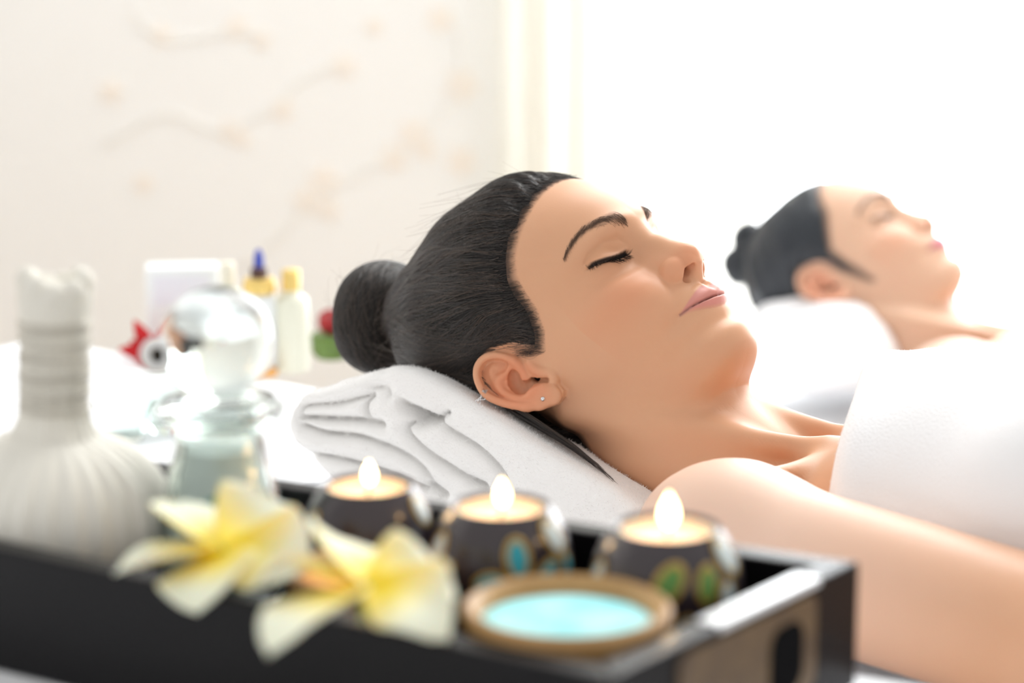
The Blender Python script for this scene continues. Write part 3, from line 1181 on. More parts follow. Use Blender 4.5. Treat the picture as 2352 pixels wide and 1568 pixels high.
# fine hair caught between the nape and the towel
nape = []
rn = random.Random(8)
npts = [(1120, 905), (1180, 952), (1260, 1000), (1330, 1044), (1385, 1086), (1438, 1134)]
for k in range(700):
    dpt = rn.uniform(.030, .082)
    end = rn.uniform(.35, 1.0)
    o1, o2 = rn.uniform(-46, -8), rn.uniform(-18, -3)
    q = []
    for s_ in np.linspace(0, end, 12):
        x = np.interp(s_, np.linspace(0, 1, 6), [p[0] for p in npts])
        y = np.interp(s_, np.linspace(0, 1, 6), [p[1] for p in npts])
        o_ = o1 * (1 - s_) + o2 * s_ + 3 * math.sin(s_ * 6 + k)
        w_ = on_plane(x + o_ * .4, y + o_ + 4, O1 + BR * dpt, BR)
        q.append(to_head(w_))
    nape.append(q)
strands_obj('nape_strands', nape, M_HAIR, A1, O1, cap, 0.15, 0.06, 'stuff')


# brows and lashes
def surf_pts(f, P, n=5):
    P = np.array(P, float)
    for _ in range(n):
        P = P - newton(f, P, 3.0)
    return P


def brow_hairs(f, side, n, seed):
    rg = np.random.default_rng(seed)
    z = rg.uniform(10, 53, n)
    bv, bw = brow_line(z)
    o = np.clip(rg.normal(0, .42, n), -.95, .95)
    base = np.stack([np.interp(z, [8, 30, 54], [90, 82, 62]), bv + o * bw - .3, z * side], -1)
    # direction: fans upwards at the head, sweeps out along the brow further on
    k = np.clip((z - 9) / 16, 0, 1)
    slope = np.interp(z, [10, 20, 28, 35, 42, 52], [.5, .35, .15, -.05, -.4, -.9])
    ang = (1 - k) * 1.15 + k * (np.arctan(slope) + .22 - .5 * o) + rg.normal(0, .12, n)
    L = rg.uniform(4.5, 8.5, n) * np.interp(z, [10, 20, 45, 54], [1, 1.05, .8, .6])
    pts = []
    for s in np.linspace(0, 1, 5):
        a2 = ang - s * .35 * (1 - o)
        pts.append(base + np.stack([np.zeros(n), np.sin(a2) * L * s, np.cos(a2) * L * s * side], -1))
    q = [surf_pts(f, p, 4) for p in pts]
    out = []
    _, g = grad(f, q[2])
    g /= np.linalg.norm(g, axis=1)[:, None]
    for i in range(n):
        out.append([q[j][i] + g[i] * (0.1 + 0.5 * math.sin(j / 4 * 2.2)) for j in range(5)])
    return out


def lash_hairs(f, side, n, seed):
    rg = np.random.default_rng(seed)
    z = rg.uniform(17.5, 46, n)
    base = surf_pts(f, np.stack([np.interp(z, [14, 31, 48], [80, 77, 68]), lid_v(z) - .4 + rg.normal(0, .25, n), z * side], -1), 5)
    _, g = grad(f, base)
    g /= np.linalg.norm(g, axis=1)[:, None]
    out = []
    for i in range(n):
        L = rg.uniform(5.0, 7.8) * (0.75 + .25 * math.sin((z[i] - 17) / 29 * math.pi))
        sp = (z[i] - 30) / 22
        down = np.array([0.0, -1, 0])
        lat = np.array([0, 0, side * (sp * .9 + rg.normal(0, .12))])
        d = g[i] * .62 + down * .74 + lat
        d /= np.linalg.norm(d)
        curl = g[i] * .55 + np.array([0, .25, 0])
        out.append([base[i] + d * L * s + curl * L * s * s * .8 for s in np.linspace(0, 1, 6)])
    return out


fhead = lambda P: head_sdf(P, Look)
for sd_ in (1, -1):
    strands_obj('eyebrow', brow_hairs(fhead, sd_, 420, 21), M_BROW, A1, O1, woman, 0.07, 0.02)
    strands_obj('eyelashes', lash_hairs(fhead, sd_, 300, 22), M_LASH, A1, O1, woman, 0.12, 0.03)


def ear_part(name, build, at, m=M_STEEL):
    bm = bmesh.new()
    build(bm)
    o = from_bm(name, bm, m, woman, keep_world=True, angle=30)
    R = Matrix((A1.T @ np.array([EAR_S, [0, 1, 0], EAR_N]).T).tolist()).to_4x4()
    o.matrix_basis = Matrix.Translation(Vector(to_world(at))) @ R
    return o


def b_stud(bm):
    bmesh.ops.create_uvsphere(bm, u_segments=20, v_segments=12, radius=0.0017)
    bmesh.ops.create_cone(bm, segments=20, radius1=0.0019, radius2=0.0019, depth=0.0008, cap_ends=True, matrix=Matrix.Translation((0, 0, -0.0006)))


def b_pyr(bm):
    bmesh.ops.create_cone(bm, segments=4, radius1=0.0027, radius2=0.0002, depth=0.0027, cap_ends=True, matrix=Matrix.Rotation(.5, 4, 'Z'))


def b_loop(bm):
    a = [(0.0036 * math.sin(t), 0.0019 * math.sin(2 * t), 0) for t in np.linspace(0, 2 * math.pi, 40)]
    bm_tube(bm, a, 0.00022, 6)
    bm_tube(bm, [(-.002, .0006, .0004), (0, .0012, .0009), (.002, .0002, .0004)], 0.0003, 6)


ear_part('ear_stud', b_stud, STUD_LOBE)['label'] = 'round clear stone stud in the earlobe'
ear_part('ear_stud', b_pyr, STUD_UP)['label'] = 'small silver pyramid stud on the ear rim'
ear_part('ear_hoop', b_loop, HOOP)['label'] = 'thin silver wire loop behind the ear rim'
print('near head', round(_t.time() - _t0, 1))
# ------------------------------------------------------------------ beds
M_LEG = mat('bed_wood', (0.25, 0.15, 0.09), rough=0.5)


def bed(center, top_z, label, length=1.95, width=0.70):
    """centre of the head end; runs along BX"""
    root = empty('massage_bed', (center[0], center[1], FLOOR_Z), label, 'bed')
    R = Matrix(((BX[0], -BR[0], 0), (BX[1], -BR[1], 0), (0, 0, 1))).to_4x4()
    root.matrix_basis = Matrix.Translation((center[0], center[1], FLOOR_Z)) @ R
    h = top_z - FLOOR_Z
    bm = bmesh.new()
    nx, ny = 90, 40
    grid = {}
    # mattress under a sheet: rounded slab with soft waves and a skirt that hangs down
    bm_box(bm, 0, length, -width / 2 + .02, width / 2 - .02, h - .14, h - .008, .03, 3)
    from_bm('mattress', bm, M_SHEET, root, smooth=True)
    bm = bmesh.new()
    rs = random.Random(int(center[0] * 100) + 5)
    ph = [rs.random() * 6 for _ in range(6)]
    per = []
    prof = [(-.16, 0), (-.10, .0), (-.04, .0), (0.0, .0), (.012, -.004), (.020, -.014), (.024, -.03), (.026, -.10), (.030, -.20), (.034, -.30)]
    N = 220
    rings = []
    for (o_, dz) in prof:
        ring = []
        for i in range(N):
            a = 2 * math.pi * i / N
            cx_, cy_ = math.cos(a), math.sin(a)
            p = 7.0
            k = (abs(cx_) ** p + abs(cy_) ** p) ** (-1 / p)
            L, W_ = length / 2 + o_, width / 2 + o_
            w = .004 * math.sin(i * .55 + ph[0]) + .003 * math.sin(i * 1.3 + ph[1])
            g = 1 + w * min(1, max(0, -dz * 12))
            ring.append(bm.verts.new((length / 2 + L * k * cx_ * g, W_ * k * cy_ * g, h + dz)))
        rings.append(ring)
    for r0, r1 in zip(rings[:-1], rings[1:]):
        for i in range(N):
            bm.faces.new((r0[i], r0[(i + 1) % N], r1[(i + 1) % N], r1[i]))
    c = bm.verts.new((length / 2, 0, h))
    for i in range(N):
        bm.faces.new((rings[0][i], c, rings[0][(i + 1) % N]))
    from_bm('sheet', bm, M_SHEET, root)
    for sx in (.12, length - .12):
        for sy in (-1, 1):
            bm = bmesh.new()
            bm_box(bm, sx - .03, sx + .03, sy * (width / 2 - .1) - .03, sy * (width / 2 - .1) + .03, 0, h - .14, .004)
            from_bm('leg', bm, M_LEG, root, smooth=False)
    return root


BED1_Z = -0.492
bed1_c = O1 - BX * 0.26 + BR * 0.02
bed(bed1_c, BED1_Z, 'nearer massage bed under a white sheet, below the woman in focus', width=.66)

# chest towel: coordinates of body 1
def bodyframe(P_world, C):
    d = np.asarray(P_world) - C
    return np.stack([d @ BX, d @ BR, d[..., 2]], -1)


W1 = to_world(V1)
_t1 = BVHTree.FromPolygons([tuple(p) for p in W1], [tuple(q) for q in F1])
for px, py in [(1897, 965), (1905, 1060), (1920, 1135), (1752, 1008), (2000, 1160), (2200, 1230)]:
    hit = _t1.ray_cast(Vector((0, 0, 0)), Vector(ray(px, py)))
    if hit[0] is not None:
        print('edge', px, py, bodyframe(np.array(hit[0]), J1['C']).round(3), np.array(hit[0]).round(3))
# ------------------------------------------------------------------ towels (own frame: b, r, z in mm from an origin)
def frame_sdf_mesh(f, lo, hi, st, O):
    gs = [gridlines((a, b, s)) for a, b, s in zip(lo, hi, st if hasattr(st, '__len__') else (st,) * 3)]
    V, F = surface_net(f, *gs, polish=1)
    W = np.asarray(O) + (V[:, :1] * BX + V[:, 1:2] * BR + V[:, 2:] * BZ) / 1000
    return V, W, F[:, ::-1]


def to_frame(W, O):
    d = (np.asarray(W) - O) * 1000
    return np.stack([d @ BX, d @ BR, d @ BZ], -1)


def fuzz(name, W, F, n, m, parent, L, seed, near_y=None, O=None):
    """short terry loops standing off the cloth"""
    rg = np.random.default_rng(seed)
    P = W[F]
    nn = np.cross(P[:, 1] - P[:, 0], P[:, 2] - P[:, 0]) + np.cross(P[:, 2] - P[:, 0], P[:, 3] - P[:, 0])
    ar = np.linalg.norm(nn, axis=1)
    nn /= ar[:, None] + 1e-12
    i = rg.choice(len(F), n, p=ar / ar.sum())
    a, b = rg.random(n)[:, None], rg.random(n)[:, None]
    base = (P[i, 0] * (1 - a) + P[i, 1] * a) * (1 - b) + (P[i, 3] * (1 - a) + P[i, 2] * a) * b
    d = nn[i] * L + rg.normal(0, L * .45, (n, 3))
    e = d + rg.normal(0, L * .4, (n, 3))
    pts = np.stack([base, base + d * .55, base + d * .6 + e * .35], 1)
    hc = bpy.data.hair_curves.new(name)
    hc.add_curves([3] * n)
    hc.attributes['position'].data.foreach_set('vector', pts.astype(np.float32).ravel())
    ra = hc.attributes.get('radius') or hc.attributes.new('radius', 'FLOAT', 'POINT')
    ra.data.foreach_set('value', np.full(n * 3, 0.00008, np.float32))
    hc.materials.append(m)
    o = bpy.data.objects.new(name, hc)
    COL.objects.link(o)
    o.parent = parent
    o.matrix_parent_inverse = world_of(parent).inverted()
    o['kind'] = 'stuff'
    return o


# chest towel of the near woman
C1 = J1['C']
RBh = np.array([A1 @ BX, A1 @ BR, A1 @ BZ])


def chest_towel(P):
    Wp = C1 + (P[:, :1] * BX + P[:, 1:2] * BR + P[:, 2:] * BZ) / 1000
    t = torso1(to_head(Wp)) - 9
    t = smin(t, sd_ell(P, (330, 0, 36), (330, 132, 107)), 25)
    t = t - 2.2 * np.sin(P[:, 1] * 0.045 + P[:, 0] * 0.02) * np.exp(-((P[:, 0] - 95) / 60) ** 2) - 1.5 * np.sin(P[:, 0] * 0.03 + P[:, 1] * .05)
    e = 74 + 3 * np.sin(P[:, 1] * .03 + 1) + 0.40 * P[:, 1]
    lip = 4 * np.exp(-((P[:, 0] - e - 14) / 12) ** 2)
    t = t - lip
    F = smax(t, e - P[:, 0], 14)
    F = smax(F, -(t + 16), 4)          # cloth, not a solid
    F = smax(F, P[:, 0] - 760, 6)
    F = smax(F, -(P[:, 2] + (C1[2] - BED1_Z) * 1000 - 2), 4)
    return F


Vc, Wc, Fc = frame_sdf_mesh(chest_towel, (0, -170, -60), (780, 180, 170), 5, C1)
towel_c = link_mesh('towel', Wc, Fc, M_TOWEL)
tag(towel_c, 'white towel wrapped over the chest of the nearer woman in focus', 'towel')
fuzz('terry_pile', Wc, Fc, 26000, M_TOWEL, towel_c, 0.0008, 2)

# folded towel under the near head: outline measured on the plane through its near face
TO = O1 + BR * 0.098
T_PLANE = BR


def tpx(px, py):
    p = on_plane(px, py, TO, T_PLANE) - TO
    return float(p @ BX) * 1000, float(p[2]) * 1000


def z5(x, y):
    return tpx(640 + x / 2.613, 780 + y / 2.613)


OUT_T = [tpx(*p) for p in [(646, 965), (653, 930), (672, 900), (705, 880), (760, 862), (830, 843), (880, 834), (915, 835), (950, 842), (990, 860), (1060, 903), (1130, 948), (1200, 994), (1270, 1036),
                           (1340, 1076), (1400, 1114), (1450, 1156), (1480, 1196), (1490, 1260), (1200, 1330), (1000, 1290), (830, 1170), (740, 1095), (700, 1058), (665, 1020), (650, 990)]]
CREASES = [([z5(*p) for p in c], w, dp) for c, w, dp in [
    ([(110, 475), (300, 484), (450, 488), (540, 500), (612, 512)], 2.2, 10),
    ([(110, 475), (130, 410), (330, 388), (480, 352), (560, 330)], 1.6, 6),
    ([(560, 330), (520, 372), (516, 430), (545, 490), (612, 512)], 1.8, 9),
    ([(560, 290), (640, 290), (660, 330)], 1.4, 4),
    ([(735, 390), (800, 420), (880, 455), (950, 488)], 2.8, 16),
    ([(735, 390), (775, 440), (820, 494), (890, 492), (950, 488)], 3.4, 16),
    ([(950, 488), (990, 530), (1100, 600), (1180, 650), (1260, 720), (1330, 800), (1380, 890)], 2.0, 9),
    ([(955, 486), (965, 462), (1005, 440)], 1.6, 8),
    ([(820, 494), (760, 520), (800, 600), (900, 690), (1010, 760), (1120, 830), (1230, 890)], 2.2, 9),
    ([(120, 520), (260, 570), (450, 590), (640, 650), (780, 720), (860, 790), (920, 880), (990, 930)], 2.2, 9),
    ([(150, 690), (330, 720), (520, 770), (700, 830), (860, 900)], 2.0, 8),
    ([(200, 300), (330, 270), (470, 215), (620, 195)], 1.4, 2.0),
    ([(880, 880), (930, 900), (960, 930)], 3.0, 12), ([(1140, 845), (1230, 885)], 3.0, 12)]]
CREASES = [(spline_pts(c, 3 * len(c)), w, dp) for c, w, dp in CREASES]
GAP = [z5(*p) for p in [(745, 398), (830, 430), (880, 458), (945, 484), (890, 490), (822, 492), (780, 445)]]
hair_all = lambda q: np.minimum(fh1(q), f1(q))


def pillow_towel(P):
    """P: b, r (towards the camera), z; near face at r = 0"""
    a, c = P[:, 0], P[:, 2]
    sag = 0.27 * np.clip(-P[:, 1], 0, 120)      # the top sinks under the head
    d2 = sd_poly2(a, c + sag * np.clip((c - (BED1_Z - TO[2]) * 1000) / 80, 0, 1), OUT_T) + 1.0
    dist = np.full(len(P), 1e3)
    groove = np.zeros(len(P))
    for pts, w, dp in CREASES:
        dd = np.full(len(P), 1e9)
        for p0, p1 in zip(pts[:-1], pts[1:]):
            e = p1 - p0
            wx, wy = a - p0[0], c - p0[1]
            t = np.clip((wx * e[0] + wy * e[1]) / (e @ e + 1e-9), 0, 1)
            dd = np.minimum(dd, (wx - e[0] * t) ** 2 + (wy - e[1] * t) ** 2)
        dd = np.sqrt(dd)
        groove = np.maximum(groove, dp * np.exp(-(dd / (w * 0.8)) ** 1.3))
        dist = np.minimum(dist, dd)
    groove = np.maximum(groove, 30 / (1 + np.exp(sd_poly2(a, c, GAP) / 0.6)))
    face = -4 + 6.5 * (1 - np.exp(-dist / 7)) - groove + 1.5 * np.sin(a * .03 + c * .05)
    F = smax(d2 + 0.8 * np.sin(P[:, 1] * .035 + a * .02), P[:, 1] - face, 15)
    F = smax(F, -P[:, 1] - 215, 20)
    F = smax(F, -(c - (BED1_Z - TO[2]) * 1000), 4)
    return F


def pillow_dented(P):
    F = pillow_towel(P)
    i = np.nonzero(np.abs(F) < 40)[0]
    Wp = TO + (P[i, :1] * BX + P[i, 1:2] * BR + P[i, 2:] * BZ) / 1000
    F[i] = smax(F[i], -(hair_all(to_head(Wp)) - 0.8), 6)
    return F


az = np.array(OUT_T)
Vp, Wp_, Fp = frame_sdf_mesh(pillow_dented, (az[:, 0].min() - 6, -240, (BED1_Z - TO[2]) * 1000 - 4), (az[:, 0].max() + 6, 12, az[:, 1].max() + 6), (1.7, 3.0, 1.7), TO)
towel_p = link_mesh('towel', Wp_, Fp, M_TOWEL_WARM)
tag(towel_p, 'thick folded white towel under the neck of the nearer woman', 'towel')
fuzz('terry_pile', Wp_, Fp, 60000, M_TOWEL_WARM, towel_p, 0.0009, 3)
print('towels', len(Vc), len(Vp), round(_t.time() - _t0, 1))
# ------------------------------------------------------------------ serving stand, tray and what is in it
M_LACQUER = mat('black_lacquer', (0.0055, 0.005, 0.006), rough=0.34, coat=0.10, spec=0.16)
M_CLOTH = mat('white_cloth', (0.86, 0.87, 0.89), rough=0.95, spec=0.1, bump=(90, 0.2, 0.002))
M_WOODINLAY = mat('dark_gold_wood', (0.16, 0.10, 0.045), rough=0.35, noise=(60, (0.10, 0.06, 0.03), 0.15))
M_RIM_HIGHLIGHT = mat('rim_highlight_white', (0.84, 0.86, 0.88), rough=0.25, coat=0.5)  # colour stands in for the window's reflection on the tray rim
M_GLAZE = mat('dark_glaze', (0.030, 0.020, 0.024), rough=0.28, coat=0.5)
M_GOLD = mat('gold_paint', (0.42, 0.27, 0.06), rough=0.4, metal=0.3)
M_TEAL = mat('turquoise_paint', (0.02, 0.36, 0.46), rough=0.3)
M_ORANGE = mat('orange_paint', (0.62, 0.14, 0.02), rough=0.3)
M_GREEN = mat('green_paint', (0.10, 0.26, 0.05), rough=0.35)
M_PALE = mat('pale_paint_and_highlight', (0.55, 0.68, 0.72), rough=0.3)  # real pale paint, and highlights painted on the holders' upper sides
M_WAX = mat('candle_wax', (0.92, 0.68, 0.48), rough=0.45, sss=0.6)
M_CUP = mat('aluminium_cup', (0.82, 0.82, 0.82), rough=0.3, metal=1.0)
M_WICK = mat('black_wick', (0.02, 0.015, 0.01), rough=0.9)
M_FLAME = mat('flame', (1, 0.8, 0.4), emit=((1.0, 0.70, 0.34), 12))
M_BAMBOO = mat('bamboo_wood', (0.52, 0.31, 0.13), rough=0.45, noise=(40, (0.42, 0.23, 0.08), 0.2))
M_SALT = mat('turquoise_salt', (0.20, 0.76, 0.82), rough=0.6, noise=(60, (0.50, 0.90, 0.92), 0.2), bump=(700, 0.6, 0.001))
M_SPICE = mat('orange_salt', (0.85, 0.36, 0.07), rough=0.6, noise=(160, (0.95, 0.50, 0.14), 0.25), bump=(700, 0.6, 0.001))
M_MUSLIN = mat('cream_muslin', (0.80, 0.775, 0.70), rough=0.95, bump=(1500, 0.3, 0.0006))
M_STRING = mat('grey_string', (0.62, 0.59, 0.52), rough=0.95)
M_GLASS = mat('clear_glass', (0.90, 0.97, 0.945), rough=0.0, trans=1.0, ior=1.45)
M_AQUA = mat('aqua_gel', (0.12, 0.62, 0.50), rough=0.2, trans=0.4, ior=1.34)
M_CORK = mat('brown_cork', (0.22, 0.13, 0.05), rough=0.8, noise=(200, (0.14, 0.08, 0.03), 0.2))
M_PETAL = mat('frangipani_petal', (0.9, 0.9, 0.8), rough=0.5, attr='tint', sss=0.25, spec=0.3)
M_STALK = mat('green_stalk', (0.35, 0.42, 0.10), rough=0.6)

RIM_Z, FLR_Z = -0.320, -0.364
TB = -0.379
P1 = on_z(1975, 1290, RIM_Z)[:2]
P2 = on_z(1402, 1560, RIM_Z)[:2]
P4 = on_z(600, 1092, RIM_Z)[:2]
Ld = (P4 - P1) / np.linalg.norm(P4 - P1)
P4 = P1 + Ld * 0.445
_fd = on_z(0, 1262, RIM_Z)[:2] - P2
_fd = _fd / np.linalg.norm(_fd)
P3 = P2 + _fd * 0.425


def quad_prism(bm, pts, z0, z1, bevel=0.0):
    lo = [bm.verts.new((p[0], p[1], z0)) for p in pts]
    hi = [bm.verts.new((p[0], p[1], z1)) for p in pts]
    n = len(pts)
    fs = [bm.faces.new(lo[::-1]), bm.faces.new(hi)]
    for i in range(n):
        fs.append(bm.faces.new((lo[i], lo[(i + 1) % n], hi[(i + 1) % n], hi[i])))
    if bevel:
        es = list({e for f in fs for e in f.edges})
        bmesh.ops.bevel(bm, geom=es, offset=bevel, segments=2, profile=.6, affect='EDGES')


def inset(pts, d):
    pts = [np.asarray(p) for p in pts]
    n = len(pts)
    out = []
    cen = sum(pts) / n
    for i in range(n):
        a, b, c = pts[i - 1], pts[i], pts[(i + 1) % n]
        def off(p, q):
            e = (q - p) / np.linalg.norm(q - p)
            nn = np.array([-e[1], e[0]])
            if nn @ (cen - p) < 0: nn = -nn
            return p + nn * d, e
        p0, e0 = off(a, b)
        p1, e1 = off(b, c)
        M_ = np.array([e0, -e1]).T
        t = np.linalg.solve(M_, p1 - p0)
        out.append(p0 + e0 * t[0])
    return out


# cloth-covered stand under the tray
e_w = (P1 - P2) / np.linalg.norm(P1 - P2)
S = [P1 + e_w * .018 - Ld * .028, P1 + Ld * .52 + e_w * .018, P3 - e_w * .34 + Ld * .12, P2 - e_w * .36 - Ld * .028]
cS = sum(S) / 4
stand = empty('side_table', (cS[0], cS[1], FLOOR_Z), 'small table under a white cloth, holding the black tray', 'table')
bm = bmesh.new(); quad_prism(bm, inset(S, .006), TB - .030, TB - .003, .003)
from_bm('table_top', bm, M_LEG, stand, keep_world=True, smooth=False)
bm = bmesh.new()
rings = []
ss = []
for i in range(4):
    for t in np.linspace(0, 1, 24, endpoint=False):
        ss.append(S[i] * (1 - t) + S[(i + 1) % 4] * t)
ss = np.array(ss)
for k, (g, z) in enumerate([(0.90, 0), (0.985, 0), (0.998, -.001), (1.0, -.006), (1.002, -.03), (1.006, -.10), (1.01, -.18)]):
    rings.append([bm.verts.new((cS[0] + (p[0] - cS[0]) * (g + (.010 * math.sin(i * .9) if k > 3 else 0) * (-z * 6)), cS[1] + (p[1] - cS[1]) * (g + (.010 * math.sin(i * .9) if k > 3 else 0) * (-z * 6)), TB + z))
                  for i, p in enumerate(ss)])
for r0, r1 in zip(rings[:-1], rings[1:]):
    for i in range(len(ss)):
        bm.faces.new((r0[i], r0[(i + 1) % len(ss)], r1[(i + 1) % len(ss)], r1[i]))
bm.faces.new(rings[0][::-1])
from_bm('cloth', bm, M_CLOTH, stand, keep_world=True, angle=50)
for p in inset(S, .05):
    bm = bmesh.new(); bm_box(bm, p[0] - .015, p[0] + .015, p[1] - .015, p[1] + .015, FLOOR_Z, TB - .03, .002)
    from_bm('leg', bm, M_LEG, stand, keep_world=True, smooth=False)

tc_ = (P1 + P2 + P3 + P4) / 4
tray = empty('tray', (tc_[0], tc_[1], TB), 'black lacquered wooden tray holding candles, bowls and flowers', 'tray')
OUTQ = [P1, P4, P3, P2]
INQ = inset(OUTQ, .0135)
bm = bmesh.new(); quad_prism(bm, inset(OUTQ, .002), TB, FLR_Z, .0008)
from_bm('base', bm, M_LACQUER, tray, keep_world=True, smooth=False)
names = ['back', 'left', 'front', 'right']
for i in range(4):
    a, b = OUTQ[i], OUTQ[(i + 1) % 4]
    c, d = INQ[(i + 1) % 4], INQ[i]
    bm = bmesh.new(); quad_prism(bm, [a, b, c, d], TB + .001, RIM_Z + (.0006 if i % 2 else 0), .0016)
    w_ = from_bm('side_wall', bm, M_LACQUER, tray, keep_world=True, smooth=False)
    if i == 3:
        rwall = w_
# handle of the right end: inlaid wooden panel, black plate painted as the finger hole's shade, pale plate painted as the rim's highlight
ev = (P1 - P2); el = np.linalg.norm(ev); ev = ev / el
no = np.array([ev[1], -ev[0]])
if no @ (P1 - tc_) < 0: no = -no


def on_end(t, z, out):
    p = P2 + ev * t + no * out
    return (p[0], p[1], z)


def rounded(t0, t1, z0, z1, r, n=7):
    pts = []
    for cx_, cz_, a0 in ((t1 - r, z1 - r, 0), (t0 + r, z1 - r, 90), (t0 + r, z0 + r, 180), (t1 - r, z0 + r, 270)):
        for k in range(n):
            a = math.radians(a0 + 90 * k / (n - 1))
            pts.append((cx_ + r * math.cos(a), cz_ + r * math.sin(a)))
    return pts


def end_plate(name, outline, o0, o1, m, parent, hole=None):
    bm = bmesh.new()
    A_ = [bm.verts.new(on_end(t, z, o1)) for t, z in outline]
    B_ = [bm.verts.new(on_end(t, z, o0)) for t, z in outline]
    n = len(A_)
    bm.faces.new(A_); bm.faces.new(B_[::-1])
    for i in range(n):
        bm.faces.new((A_[i], A_[(i + 1) % n], B_[(i + 1) % n], B_[i]))
    return from_bm(name, bm, m, parent, keep_world=True, smooth=False)


end_plate('handle_inlay', rounded(el * .24, el * .80, TB + .012, RIM_Z - .004, .006), -.001, .0012, M_WOODINLAY, tray)['label'] = 'dark golden wood inlay around the hand hole'
hp = end_plate('hand_hole_shade', rounded(el * .60, el * .74, TB + .016, RIM_Z - .012, .009), .0005, .0016, mat('hole_shade_black', (0.004, 0.004, 0.005), rough=0.9, spec=0.1), tray)
hp['label'] = 'black oval plate painted as the shade of a finger hole'
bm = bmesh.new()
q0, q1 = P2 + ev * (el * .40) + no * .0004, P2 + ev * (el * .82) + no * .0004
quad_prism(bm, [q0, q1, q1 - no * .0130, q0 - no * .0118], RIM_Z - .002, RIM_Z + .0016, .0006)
from_bm('rim_highlight', bm, M_RIM_HIGHLIGHT, tray, keep_world=True, smooth=False)['label'] = 'window highlight on the right rim, put in as a pale plate'


# ---- candle holders
def flat_ellipsoid(bm, M_, sx, sy, sz, seg=14):
    bmesh.ops.create_uvsphere(bm, u_segments=seg, v_segments=8, radius=1, matrix=M_ @ Matrix.Diagonal((sx, sy, sz, 1)))


